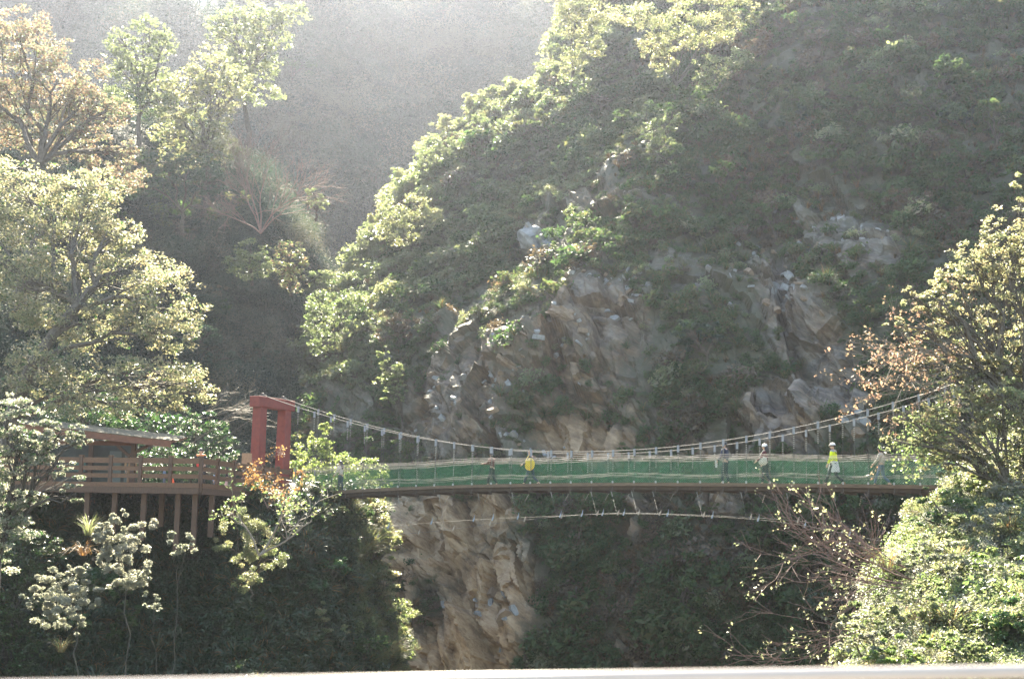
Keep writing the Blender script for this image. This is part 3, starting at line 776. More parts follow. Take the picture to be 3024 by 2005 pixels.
def bare_shrub(name, label, cat, base, dirs, seed, bark, length, r0, leafm=None, leaf_n=0, leaf_size=.12, spread=.5, depth=3, group=None, gravity=-.04, tip_leaves=3, kids=(3, 5)):
    rng = np.random.default_rng(seed); base = np.asarray(base, float)
    root = empty(name, base, label, cat, group); mb = MB(); tips = []
    def grow(p, d, L, r, lev):
        n = 6 if lev < 2 else 4; pts = [p]; q = p.copy(); dd = d.copy()
        for i in range(n):
            dd = dd + rng.normal(size=3) * .13 + np.array([0, 0, gravity * (lev + 1) * .5]); dd /= np.linalg.norm(dd)
            q = q + dd * L / n; pts.append(q.copy())
        mb.tube([x - base for x in pts], np.linspace(r, max(r * .45, .006), len(pts)), 5 if lev == 0 else 3, cap=False)
        if lev >= depth: tips.append(pts[-1]); tips.append(pts[-2]); return
        for k in range(rng.integers(*kids)):
            i = rng.integers(2, len(pts)); b = pts[i]; a = unit((pts[i] - pts[i - 1])[None])[0]
            nd = a + rng.normal(size=3) * spread; nd /= np.linalg.norm(nd)
            grow(b, nd, L * rng.uniform(.45, .75), max(r * .5, .007), lev + 1)
        tips.append(pts[-1])
    for d in dirs:
        d = np.asarray(d, float); L = np.linalg.norm(d); grow(base, d / L, L * length, r0, 0)
    mb.build('trunk', bark, root)
    if leafm is not None:
        T = np.array(tips); T = T[rng.choice(len(T), min(len(T), leaf_n), replace=False)]
        c = np.repeat(T, tip_leaves, 0) + rng.normal(size=(len(T) * tip_leaves, 3)) * leaf_size * .7
        v, f = leaf_quads(c - base, rng, leaf_size, .6, .3)
        link('foliage', np_mesh('foliage', v, f, [leafm], {'var': ('FACE', rng.uniform(0, 1, len(f)))}), root)
    return root

# ---- left bank
yel = LB([(480, 890, 140, 110), (350, 800, 170, 110, 2), (200, 700, 190, 130, 3), (40, 560, 170, 130, 4), (250, 570, 130, 90, 4), (80, 850, 160, 140), (250, 960, 170, 90), (500, 980, 110, 70, -1),
          (420, 1110, 190, 70, -2), (555, 1160, 90, 55, -2), (130, 1090, 130, 90, -2), (310, 1190, 200, 50, -3), (-120, 750, 160, 260, 2), (330, 690, 90, 60, 3)], 76)
tb = [p1(20, 1330, 75), p1(35, 1230, 75), p1(95, 1080, 75), p1(160, 985, 75.5), p1(230, 900, 76)]
lobed_tree('broadleaf_tree', 'big spreading yellow-green tree behind the pavilion, its limbs reaching over the roof', 'tree', p1(15, 1390, 75), yel, L_YEL, 75000, .165, 301, trunk_r=.42, trunk_pts=tb, sub_scale=.2, sub_dens=1.7, flat=.65, mats2=(L_GLOSS, .12), limb_r=.42)
red = LB([(60, 120, 150, 110), (170, 240, 150, 110), (60, 350, 140, 120), (230, 400, 120, 90), (310, 330, 90, 60), (330, 520, 110, 60), (-90, 250, 160, 220), (360, 450, 60, 40), (240, 300, 90, 60)], 95)
lobed_tree('maple_tree', 'tall tree with thin rust-red autumn leaves at the upper left', 'tree', p1(60, 900, 93), red, L_RED, 32000, .19, 302, trunk_r=.4, fork=.7, sub_scale=.2, sub_dens=1.5, flat=.6, mats2=(L_YEL, .35))
pale = LB([(20, 1230, 110, 80), (180, 1275, 95, 40), (250, 1300, 50, 28), (60, 1330, 120, 60), (165, 1375, 60, 30), (205, 1425, 55, 32), (225, 1455, 38, 26, -.5), (50, 1450, 90, 80), (20, 1590, 90, 110), (-120, 1400, 140, 240), (110, 1290, 90, 50)], 50.5)
lobed_tree('laurel_tree', 'tree with pale shining leaves in front of the pavilion at the left edge', 'tree', p1(-60, 2140, 51), pale, L_PALE, 34000, .10, 303, bark=BARK_DARK, fork=.75, trunk_r=.16, sub_scale=.24, sub_dens=1.6, flat=.5, mats2=(L_GLOSS, .25), up=.6, lai=2.0)
ever = LB([(600, 1290, 85, 70), (660, 1330, 50, 60), (450, 1320, 100, 60), (540, 1370, 110, 50), (580, 1240, 70, 40), (490, 1400, 120, 50), (650, 1400, 60, 45)], 78)
lobed_tree('evergreen_bush', 'glossy dark green bush behind the deck railing, right of the pavilion', 'bush', p1(560, 1460, 78), ever, L_GLOSS, 22000, .15, 304, trunk_r=.12, sub_scale=.24, sub_dens=1.4, mats2=(L_PALE, .18))
ever2 = LB([(240, 1210, 160, 60), (420, 1240, 120, 40), (60, 1300, 120, 100), (380, 1290, 80, 60), (300, 1350, 120, 60)], 82)
lobed_tree('shade_tree', 'dark leafy tree close behind the pavilion roof', 'tree', p1(250, 1430, 82), ever2, L_GLOSS, 26000, .17, 305, trunk_r=.2, sub_scale=.25, sub_dens=1.2)
lit = LB([(945, 1290, 40, 45), (940, 1345, 85, 60), (1010, 1385, 95, 50), (1080, 1390, 75, 40, 1), (900, 1405, 70, 55), (1000, 1430, 110, 40), (1110, 1430, 50, 40, 1), (965, 1250, 25, 30)], 80)
lobed_tree('sunlit_bush', 'bright backlit bush behind the netting at the gateway end of the bridge', 'bush', p1(980, 1560, 80), lit, L_BUSH, 24000, .14, 306, trunk_r=.1, sub_scale=.24, sub_dens=1.6, flat=.6)
under = LB([(1040, 1510, 110, 40), (1110, 1540, 50, 60), (1000, 1560, 80, 60, -2), (930, 1520, 70, 40, -2), (1130, 1590, 30, 50), (1050, 1620, 60, 50, -2)], 75)
lobed_tree('leafy_shrub', 'leafy shrub hanging from the cliff edge right under the bridge deck', 'shrub', p1(1010, 1720, 76), under, L_BANK, 22000, .13, 307, trunk_r=.08, sub_scale=.28, sub_dens=1.3)
# sunlit shrubs on the dark cliff
s1 = LB([(355, 1520, 35, 25), (330, 1570, 60, 40), (390, 1620, 60, 45, -.5), (300, 1600, 40, 50), (420, 1680, 50, 30), (360, 1700, 80, 40), (440, 1560, 30, 40), (350, 1640, 60, 40), (300, 1545, 40, 28), (400, 1570, 40, 36), (330, 1690, 50, 36), (270, 1650, 40, 36)], 50)
lobed_tree('pale_shrub', 'pale sunlit shrub on the dark cliff below the deck posts', 'shrub', p1(370, 2090, 50.5), s1, L_PALE, 13000, .095, 308, bark=BARK_DARK, fork=.8, trunk_r=.03, sub_scale=.28, sub_dens=1.5, flat=.8, wid=.6, up=.45, lai=2.3)
s2 = LB([(225, 1690, 45, 30), (180, 1740, 100, 40), (130, 1780, 60, 30), (220, 1790, 80, 40, -.5), (170, 1840, 70, 30), (270, 1700, 50, 25), (230, 1850, 30, 40), (120, 1725, 45, 28), (200, 1700, 60, 36), (285, 1755, 45, 36), (95, 1760, 35, 25), (180, 1790, 60, 40)], 48.5)
lobed_tree('fine_shrub', 'fine-leaved sunlit shrub spreading low on the cliff at the lower left', 'shrub', p1(240, 2100, 49), s2, L_PALE, 14000, .085, 309, bark=BARK_DARK, fork=.85, trunk_r=.03, sub_scale=.26, sub_dens=1.6, flat=.7, wid=.45, up=.45, lai=2.2)
s3 = LB([(535, 1590, 40, 25), (560, 1610, 25, 22), (515, 1615, 25, 18), (545, 1635, 35, 18)], 52)
lobed_tree('sapling', 'small sapling with a thin bare stem on the cliff under the deck', 'sapling', p1(500, 2090, 52.5), s3, L_PALE, 2600, .10, 310, bark=BARK_DARK, trunk_r=.025, fork=.75, sub_scale=.35, up=.6, lai=2)
s4 = LB([(445, 1775, 30, 22), (465, 1790, 18, 16), (435, 1755, 10, 18)], 50)
lobed_tree('small_shrub', 'small white-lit shrub alone in the middle of the dark cliff', 'shrub', p1(450, 2080, 50.5), s4, L_PALE, 1300, .10, 311, bark=BARK_DARK, fork=.85, trunk_r=.015, sub_scale=.35, wid=.35, up=.6, lai=2)
s5 = LB([(690, 1530, 45, 35), (760, 1580, 70, 50), (700, 1640, 50, 40), (720, 1700, 50, 45), (790, 1650, 60, 35), (660, 1590, 40, 40)], 62)
lobed_tree('drooping_shrub', 'drooping grey-green shrub below the gateway end of the deck', 'shrub', p1(740, 1800, 64), s5, L_BANK, 9000, .12, 312, trunk_r=.07, sub_scale=.3, sub_dens=1.2, flat=.9, wid=.25)
s6 = LB([(960, 1820, 40, 40), (1000, 1850, 40, 30), (980, 1960, 40, 25), (950, 1790, 25, 20)], 66)
lobed_tree('dim_shrub', 'thin shrub with a few bright leaves low on the cliff right of centre', 'shrub', p1(970, 2000, 67), s6, L_BANK, 3000, .12, 313, trunk_r=.04, sub_scale=.3)
s7 = LB([(40, 1640, 120, 90), (130, 1620, 60, 50), (-80, 1750, 120, 140), (60, 1800, 110, 90), (10, 1930, 120, 90), (140, 1900, 50, 60)], 60)
lobed_tree('shade_shrub', 'dark glossy shrub filling the lower left corner behind the pale shrubs', 'shrub', p1(20, 2120, 60.5), s7, L_DARK, 20000, .13, 314, bark=BARK_DARK, trunk_r=.08, sub_scale=.28, sub_dens=1.3, lai=2.2, mats2=(L_GLOSS, .3))
# bare twigs by the gateway
bare_shrub('bare_branch_shrub', 'bare crooked branch with few leaves in front of the gateway end of the deck', 'shrub', p1(765, 1640, 61), [(1.2, .3, 1.7), (-.8, -.4, 1.8), (2.4, 0, 1.4)], 321, BARK_PALE, 1.0, .05, L_BANK, 130, .13, spread=.6, depth=3, gravity=.01, tip_leaves=4)
bare_shrub('dry_twig_shrub', 'dry orange-brown twigs against the railing beside the red gateway', 'shrub', p1(790, 1500, 64.5), [(.1, 0, 1.7), (.9, .1, 1.0), (-.6, 0, .9)], 322, BARK_RED, 1.0, .02, L_DRY, 170, .12, spread=.5, depth=3, tip_leaves=4)
bare_shrub('bare_tree', 'bare twigs reaching out left of the red gateway', 'tree', p1(560, 1250, 80), [(2.2, 0, .5), (2.3, .5, -.4), (1.6, 0, 1.0)], 323, BARK_PALE, 1.2, .03, spread=.35, depth=3, gravity=0)

# ---- trees on the spur and far slope
def spur_y(px, py): return spur.ground(px, py, 10)[1]
pt = LB([(350, 120, 45, 45), (440, 95, 70, 55), (480, 140, 50, 50), (410, 180, 80, 50), (345, 190, 45, 50), (450, 215, 60, 30), (380, 270, 80, 60), (450, 300, 80, 50), (330, 300, 60, 50)], 116)
lobed_tree('pale_round_tree', 'pale round-crowned sunlit tree at the top left', 'tree', p1(410, 420, 117), pt, L_LIT, 16000, .26, 331, trunk_r=.25, fork=.6, sub_scale=.26, sub_dens=1.5, group='sunlit trees on the spur')
t2 = LB([(620, 190, 80, 60), (555, 255, 90, 60), (640, 280, 100, 60), (520, 330, 70, 60), (470, 265, 50, 45), (700, 240, 60, 50), (600, 360, 110, 50), (500, 400, 70, 40), (620, 440, 110, 50), (540, 470, 80, 40)], 118)
lobed_tree('tall_sunlit_tree', 'tall hazy sunlit tree left of centre, taller than the pale round one', 'tree', p1(610, 600, 119), t2, L_LIT, 24000, .26, 332, trunk_r=.3, fork=.5, sub_scale=.24, sub_dens=1.6, group='sunlit trees on the spur')
t3 = LB([(700, 120, 80, 60), (770, 60, 90, 60), (690, 50, 60, 50), (860, 40, 70, 40), (640, 80, 40, 50), (740, 180, 100, 60), (790, 120, 80, 60), (760, 260, 90, 60)], 135)
lobed_tree('hazy_tree', 'hazy pale tree at the top edge near the waterfall', 'tree', p1(730, 420, 137), t3, L_LIT, 15000, .28, 333, trunk_r=.3, fork=.6, sub_scale=.26, sub_dens=1.4, group='sunlit trees on the spur')
t4 = LB([(560, 500, 120, 45), (480, 470, 60, 40), (420, 540, 80, 50), (620, 540, 60, 40)], 110)
lobed_tree('dark_spur_tree', 'blue-green shaded tree below the tall sunlit one', 'tree', p1(540, 680, 112), t4, L_FAR, 11000, .24, 334, trunk_r=.2, sub_scale=.28)
bare_shrub('leafless_tree', 'leafless reddish tree with a fan of thin branches in the hazy hollow', 'tree', p1(770, 690, 116), [(.4, 0, 5), (-2.0, .6, 4.6), (2.0, -.5, 4.6), (-3.2, .3, 3.4), (3.0, .3, 3.2), (-.8, .5, 5)], 335, BARK_RED, 1.0, .07, spread=.42, depth=3, kids=(5, 8), gravity=.0)
for i, (px, py, ry, lab, lobes, sd) in enumerate([
    (745, 830, 112, 'round leafy tree with a sunlit top below the leafless tree', [(740, 735, 55, 38), (700, 770, 40, 35), (770, 780, 40, 40), (735, 800, 60, 35)], 336),
    (860, 860, 110, 'orange-tinged tree beside the round leafy tree in the hollow', [(850, 740, 50, 30), (880, 780, 45, 40), (830, 790, 40, 40), (870, 830, 45, 40)], 337),
    (935, 640, 118, 'tiny bright tree alone on the dark mountainside', [(930, 575, 32, 22), (945, 600, 30, 22), (915, 600, 20, 18)], 338)]):
    lobed_tree('hollow_tree', lab, 'tree', p1(px, py, ry), LB(lobes, ry - 1), L_LIT, [7000, 6500, 2200][i], .22, sd, trunk_r=.14, sub_scale=.28, sub_dens=1.3, group='trees in the hazy hollow', mats2=(L_RED, .25) if i == 1 else None)
# ---- trees on the hillside ridge
for i, (px, py, lab, lobes, nl, sd) in enumerate([
    (1215, 760, 'rounded tree standing on the sunlit ridge above the pale boulder', [(1160, 630, 45, 45), (1220, 610, 60, 45), (1270, 650, 60, 40), (1190, 690, 70, 45), (1140, 680, 35, 35)], 12000, 341),
    (1290, 530, 'small round tree higher up the ridge edge', [(1280, 460, 55, 40), (1320, 430, 35, 30), (1250, 500, 40, 30)], 6000, 342),
    (1410, 430, 'pale small tree on the ridge against the dark mountain', [(1415, 370, 40, 35), (1390, 405, 40, 28)], 3500, 343),
    (930, 1090, 'slender leafy tree at the foot of the ridge above the gateway', [(940, 890, 40, 40), (930, 950, 45, 50), (1000, 920, 55, 40), (960, 1010, 50, 50), (1040, 880, 50, 35)], 12000, 344),
    (1165, 1260, 'bright sapling standing out alone on the dark slope above the bridge', [(1130, 1045, 22, 28), (1150, 1085, 42, 28), (1175, 1120, 32, 28), (1135, 1130, 30, 25), (1165, 1165, 40, 30)], 5200, 345),
    (1690, 330, 'feathery pale tree at the top of the ridge', [(1700, 60, 70, 60), (1740, 130, 60, 50), (1690, 0, 80, 60), (1690, 190, 50, 50), (1770, 50, 60, 70)], 15000, 346),
    (1990, 330, 'wide tree with glinting leaves on the upper slope', [(1900, 50, 110, 50), (2000, 110, 90, 50), (2110, 90, 100, 50), (1960, 190, 50, 40), (2060, 20, 110, 50), (1930, 140, 60, 40), (2190, 40, 80, 50)], 17000, 347),
    (2120, 330, 'low glinting tree below the wide tree on the upper slope', [(2110, 200, 70, 40), (2080, 240, 40, 30), (2180, 170, 50, 35)], 5500, 348),
    (1940, 480, 'leafy shrub standing on the sunlit grass shelf of the slope', [(1930, 390, 40, 40), (1980, 350, 35, 40), (1960, 430, 50, 30)], 4200, 349)]):
    g = hill.ground(px, py, 10, None, NB)
    lobed_tree('ridge_tree', lab, 'tree', g, LB(lobes, g[1] - 2.2), L_LIT if i not in (6, 7) else L_BANK, nl, .2, sd, trunk_r=.13, sub_scale=.26, sub_dens=1.5, group='trees on the sunlit ridge', flat=.65)

# ---- right bank
r1 = LB([(2790, 900, 70, 60), (2880, 780, 110, 80), (2960, 690, 100, 80), (3040, 560, 60, 60), (2830, 830, 90, 60), (2990, 850, 120, 100), (2740, 990, 60, 40), (2860, 960, 110, 80), (3080, 720, 90, 160), (2950, 1030, 130, 80), (3120, 950, 120, 150), (2900, 1100, 110, 60), (3040, 1130, 120, 70), (2800, 1080, 70, 40), (2930, 770, 90, 70), (2700, 880, 70, 40), (2650, 960, 50, 30), (2860, 1130, 90, 50), (2720, 1080, 60, 30)], 50)
lobed_tree('right_tree', 'big sunlit yellow-green tree rising at the right edge above the bridge', 'tree', p1(3080, 1420, 50), r1, L_YEL, 62000, .115, 351, trunk_r=.25, sub_scale=.2, sub_dens=1.8, flat=.6, mats2=(L_BANK, .35), fork=.3, lai=1.05)
r2 = LB([(2760, 1240, 70, 60), (2850, 1200, 100, 60), (2960, 1180, 120, 60), (2820, 1300, 110, 60), (2960, 1300, 130, 80), (2740, 1330, 60, 40), (3080, 1250, 110, 120), (2700, 1290, 50, 30), (2900, 1380, 110, 60), (3030, 1400, 110, 60), (2800, 1370, 80, 40), (2950, 1240, 100, 50), (2980, 1460, 90, 50), (2680, 1230, 50, 30), (2640, 1300, 45, 28), (3060, 1330, 90, 80)], 48)
lobed_tree('right_tree', 'smaller bushy tree hiding the right end of the bridge', 'tree', p1(3000, 1500, 48), r2, L_BANK, 52000, .11, 352, trunk_r=.16, sub_scale=.22, sub_dens=1.7, flat=.6, mats2=(L_YEL, .3), fork=.3, lai=1.25)
r3 = LB([(2760, 1480, 60, 45), (2830, 1500, 70, 50), (2720, 1520, 40, 30), (2790, 1550, 70, 40)], 46)
lobed_tree('dense_bush', 'dense dark green bush just below the right end of the deck', 'bush', p1(2790, 1620, 47), r3, L_BANK, 16000, .10, 353, trunk_r=.08, sub_scale=.28, sub_dens=1.3, mats2=(L_GLOSS, .5))
bare_shrub('autumn_branches', 'arching branches with sparse pinkish leaves reaching left over the gorge', 'tree', p1(2980, 1080, 50.5), [(-3.2, .2, .6), (-3.7, .4, -.1), (-3.9, 0, -.7), (-3.2, -.4, -1.0), (-2.4, .3, 1.2)], 354, BARK_PALE, .85, .035, L_RED, 380, .105, spread=.33, depth=3, tip_leaves=5, gravity=-.03, kids=(4, 6))
bare_shrub('twiggy_tree', 'twiggy reddish-leaved branches above the rope hangers at the right', 'tree', p1(2950, 1330, 49.5), [(-2.6, .2, .3), (-2.3, .4, -.6), (-2.2, 0, .8)], 355, BARK_PALE, .85, .03, L_BANK, 420, .10, spread=.36, depth=3, tip_leaves=5, gravity=-.02, kids=(4, 6))
bare_shrub('bare_shrub', 'large almost bare shrub fanning its twigs out to the left below the bridge', 'shrub', p1(2790, 1740, 41.5), [(-2.9, .2, .9), (-3.5, 0, .3), (-3.7, .3, -.5), (-3.5, -.2, -1.3), (-2.9, 0, -2.0), (-3.3, .3, -.1), (-2.2, .4, 1.3)], 356, BARK_RED, .98, .032, L_YEL, 230, .085, spread=.36, depth=3, tip_leaves=4, gravity=.015, kids=(4, 6))
for i, (px, py, Y, rx, ry, m, lab) in enumerate([
    (2560, 1900, 43.5, 90, 70, L_PALE, 'pale bush at the lower left tip of the right bank'), (2690, 1790, 44.5, 110, 80, L_BANK, 'bush just below the base of the bare shrub'),
    (2830, 1690, 45.5, 110, 90, L_PALE, 'pale glinting bush in the middle of the right bank'), (2950, 1570, 46.5, 120, 90, L_BANK, 'yellowish bush under the small bushy tree'),
    (2960, 1850, 42.5, 120, 110, L_GLOSS, 'dark green broad-leaved bush in the lower right corner'), (2700, 1930, 42.5, 120, 60, L_BUSH, 'bright green bush low at the bottom edge of the right bank'),
    (2860, 1930, 41.5, 110, 60, L_BANK, 'low bush left of the dark broad-leaved bush'), (3010, 1700, 44.0, 90, 90, L_BUSH, 'bright green bush at the right edge above the dark one'),
    (2690, 1660, 45.5, 70, 50, L_PALE, 'small pale bush right above the base of the bare shrub'), (2990, 1480, 47.5, 110, 80, L_PALE, 'pale bush at the right edge level with the deck'), (2870, 1440, 49, 90, 60, L_BUSH, 'bright bush hiding the end of the deck under the small bushy tree'), (3010, 1370, 49.5, 90, 70, L_BANK, 'yellowish bush at the right edge just above the deck')]):
    r_ = np.random.default_rng(500 + i); Y = float(np.interp(py + ry * .5, [1330, 1450, 1700, 2000, 2500], [51.5, 49.5, 42.5, 36, 31])) - .5
    lob = [(px + r_.normal() * rx * .45, py + r_.normal() * ry * .45, rx * r_.uniform(.4, .65), ry * r_.uniform(.4, .65), -r_.uniform(0, .8)) for _ in range(6)]
    lobed_tree('bank_shrub', lab, 'shrub', p1(px, py + ry + 40, Y + 1), LB(lob, Y), m, 9000, .095, 520 + i, trunk_r=.04, sub_scale=.26, sub_dens=1.4, up=.6, group='shrubs on the right bank', lai=1.8, mats2=((L_BANK, .3) if m is not L_BANK else (L_YEL, .4)))
for i, (px, py, Y, m, lab) in enumerate([(1120, 1590, 76.5, L_BUSH, 'sunlit bush on the cliff edge under the near end of the wind cable'), (1130, 1730, 75, L_BANK, 'leafy bush halfway down the lit cliff edge'), (1185, 1880, 74, L_BUSH, 'fine-leaved bush low on the lit cliff edge by the tan rock')]):
    r_ = np.random.default_rng(560 + i)
    lob = [(px + r_.normal() * 25, py + r_.normal() * 40, r_.uniform(25, 48), r_.uniform(25, 45), r_.uniform(-1, 1)) for _ in range(6)]
    lobed_tree('edge_shrub', lab, 'shrub', p1(px - 30, py + 120, Y + 1), LB(lob, Y), m, 8000, .12, 570 + i, trunk_r=.05, sub_scale=.3, up=.6, group='shrubs on the cliff edge', mats2=(L_YEL, .4))
def pick(v, cuts, names): return names[int(np.searchsorted(cuts, v))]
def slope_where(x, y, k):
    tone = ['dark green', 'deep green', 'brownish', 'blue-green', 'dark leafy', 'dull green'][k]
    if y > 1450: return '%s shrub below the bridge deck, %s' % (tone, pick(x, [1600, 2000], ['by the tan buttress', 'under the wind cables', 'towards the bare shrub']) + pick(y, [1600, 1800], ['', ', part way down', '']))
    if y > 1150: return '%s shrub just above the bridge, %s' % (tone, pick(x, [1500, 2100], ['behind the left cables', 'behind the middle cables', 'beside the tilted rock ledges']))
    if y > 650: return '%s shrub on the middle slope, %s' % (tone, pick(x, [1500, 2000, 2500], ['left of the scree', 'around the scree', 'above the tilted rock ledges', 'near the autumn branches']) + pick(y, [900], [', boulder height', '']))
    return '%s shrub high on the shaded slope, %s' % (tone, pick(x, [2000, 2500], ['below the glinting trees', 'above the grey slabs', 'at the upper right']) + pick(y, [250], [' at the top', '']))
def ridge_where(x, y, k): return '%s sunlit bush on the ridge crest, %s' % (['rounded', 'yellowish', 'small', 'leafy'][k], pick(y, [200, 420, 640, 850], ['at the top by the feathery tree', 'below the feathery tree', 'near the small round tree', 'by the rounded ridge tree', 'at the foot of the ridge']))
def mtn_where(x, y, k): return '%s hazy tree on the far mountain, %s' % (['dark', 'broad', 'grey-green', 'small', 'tall'][k], pick(x, [750, 1150], ['behind the sunlit trees', 'above the hollow', 'close behind the ridge']) + pick(y, [150, 400, 650], [' at the top edge', ' higher up', ' half way down', ' low down']))
def spur_where(x, y, k): return '%s shaded tree on the wooded spur, %s' % (['blue-green', 'dark', 'dense', 'small'][k], pick(x, [500, 750], ['behind the yellow-green tree', 'under the leafless tree', 'at its right end']) + pick(y, [700, 950], [' near the crest', ' half way down', ' low above the gateway']))
def cliff_where(x, y, k): return '%s shrub on the shaded cliff, %s' % (['dark', 'dull green', 'glossy', 'deep green', 'small dark'][k], pick(x, [350, 750], ['left under the deck', 'mid deck', 'below the gateway end']) + pick(y, [1650, 1830], [' high up', ' half way down', ' near the bottom']))
# shrubs that stand out of the undergrowth: a few grown once and set out again and again
def copy_thing(o):
    c = o.copy(); COL.objects.link(c)
    for ch in o.children:
        k = ch.copy(); COL.objects.link(k); k.parent = c
    return c
def grove(name, cat, label, group, leafs, n_kinds, sheet, spots, smin, smax, seed, lsz=.12, n_leaf=1500, sink=.15, where=None):
    r_ = np.random.default_rng(seed); protos = []
    for k in range(n_kinds):
        lob = [(np.array([r_.normal() * .45, r_.normal() * .4, .55 + r_.uniform(0, .75)]), np.array([1, 1, .8]) * r_.uniform(.28, .5)) for _ in range(7)]
        protos.append(lobed_tree(name, label, cat, (0, 0, 0), lob, leafs[k % len(leafs)], n_leaf, lsz, seed + k, trunk_r=.05, sub_scale=.4, sub_dens=1.2, group=group, lai=1.9, up=.7))
    for i, (r, c) in enumerate(spots):
        kk = i if i < n_kinds else int(r_.integers(0, n_kinds))
        o = protos[i] if i < n_kinds else copy_thing(protos[kk])
        if where is not None: o['label'] = where(float(sheet.PX[int(r), int(c)]), float(sheet.PY[int(r), int(c)]), kk)
        q, nn = sheet.at(np.array([r]), np.array([c])); s_ = r_.uniform(smin, smax)
        o.location = Vector((q[0] - np.array([0, 0, sink * s_])).tolist()); o.scale = (s_, s_, s_ * r_.uniform(.85, 1.25)); o.rotation_euler = (0, 0, r_.uniform(0, 6.28))
def spots_on(sheet, n, seed, ok, r0, r1, c0, c1):
    r_ = np.random.default_rng(seed); out = []
    while len(out) < n:
        r, c = r_.uniform(r0, r1), r_.uniform(c0, c1)
        if ok(sheet.PX[int(r), int(c)], sheet.PY[int(r), int(c)], int(r), int(c)): out.append((r, c))
    return out
grove('slope_shrub', 'shrub', 'dark green shrub rising out of the undergrowth on the shaded slope', 'shrubs on the shaded slope', [L_A, L_A, L_BRN, L_FAR], 6, hill,
      spots_on(hill, 90, 601, lambda x, y, r, c: 150 < x - ridge_x(y) and x < 2950 and -20 < y < 1960 and hillveg[r, c] > .75, 12, hill.R - 40, NB, hill.C - 60), 1.1, 2.5, 610, .11, 1400, where=slope_where)
grove('ridge_bush', 'bush', 'rounded sunlit bush on the crest of the ridge', 'bushes along the ridge crest', [L_LIT, L_BANK, L_LIT], 4, hill,
      spots_on(hill, 34, 602, lambda x, y, r, c: -5 < x - ridge_x(y) < 75 and -20 < y < 1010, 12, 260, NB, NB + 60), .9, 2.1, 620, .11, 1400, where=ridge_where)
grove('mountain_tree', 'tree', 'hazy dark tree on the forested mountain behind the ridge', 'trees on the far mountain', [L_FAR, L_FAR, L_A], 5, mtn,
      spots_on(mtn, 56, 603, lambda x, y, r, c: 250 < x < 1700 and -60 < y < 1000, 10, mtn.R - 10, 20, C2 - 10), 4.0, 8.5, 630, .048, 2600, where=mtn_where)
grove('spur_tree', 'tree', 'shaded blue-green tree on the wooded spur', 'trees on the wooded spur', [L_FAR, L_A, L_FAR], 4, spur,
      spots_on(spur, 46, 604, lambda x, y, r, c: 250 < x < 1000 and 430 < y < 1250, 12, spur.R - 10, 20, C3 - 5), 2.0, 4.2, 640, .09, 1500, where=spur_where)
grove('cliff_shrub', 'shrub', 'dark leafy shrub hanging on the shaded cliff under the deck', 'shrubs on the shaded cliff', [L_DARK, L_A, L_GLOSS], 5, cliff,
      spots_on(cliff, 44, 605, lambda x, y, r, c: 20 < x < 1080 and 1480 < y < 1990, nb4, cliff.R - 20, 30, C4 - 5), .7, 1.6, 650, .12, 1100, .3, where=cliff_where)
# clumps of long grass that stand by themselves
def clump(name, label, px, py, Y, h, mats, seed, n=110, arch=1.2, w=.016, group=None):
    o = link(name, grass_mesh(name, mats, n, h, seed, w=w, arch=arch, dry=.35 if len(mats) > 1 else 0)); o.location = Vector(p1(px, py, Y).tolist())
    return tag(o, label, 'grass clump', group)
clump('silvergrass', 'bright green clump of long grass below the left end of the deck', 260, 1580, 57.5, 1.15, [L_GR], 361, 70, 1.3, .013)
clump('silvergrass', 'withered orange grass hanging under the bright green clump', 245, 1640, 57, .9, [L_DRY], 362, 50, 2.4, .012)
clump('silvergrass', 'pale arching grass clump low on the cliff at the lower left', 180, 1925, 57, .95, [L_GR, L_DRY], 363, 70, 1.8, .010)
clump('silvergrass', 'arching grass with orange blades beside the bare shrub at the right', 2620, 1690, 42.6, 1.2, [L_GR, L_DRY], 364, 90, 1.6, .011)
# ================================================================ the bridge
STEEL = mat('weathered_steel', (.34, .32, .30), (.22, .21, .20), rough=.45, scale=20, metal=.3)
CABLE = mat('cable_steel', (.17, .15, .135), (.12, .105, .095), rough=.65, scale=30)
CLAMP = mat('grey_clamp_paint', (.24, .24, .245), (.18, .18, .185), rough=.6, scale=12)
SLEEVE = mat('cream_sleeve', (.26, .235, .19), (.20, .18, .145), rough=.5, scale=12)
DARKROD = mat('dark_rope', (.085, .075, .065), (.05, .045, .04), rough=.7, scale=20)
TIMBER = mat('old_deck_timber', (.150, .098, .058), (.085, .056, .036), rough=.8, scale=3, stretch=(1, 1, 6), bump=.3)
TIMBER_D = mat('dark_timber', (.070, .048, .032), (.040, .028, .020), rough=.85, scale=4, bump=.3)
CLIPBLUE = mat('blue_grey_plastic', (.30, .35, .43), (.24, .29, .36), rough=.4, scale=10)
CLIPTAN = mat('tan_plastic', (.32, .26, .20), (.24, .19, .14), rough=.5, scale=10)
GWIRE = mat('green_wire', (.016, .080, .045), (.025, .11, .065), rough=.4, scale=10)
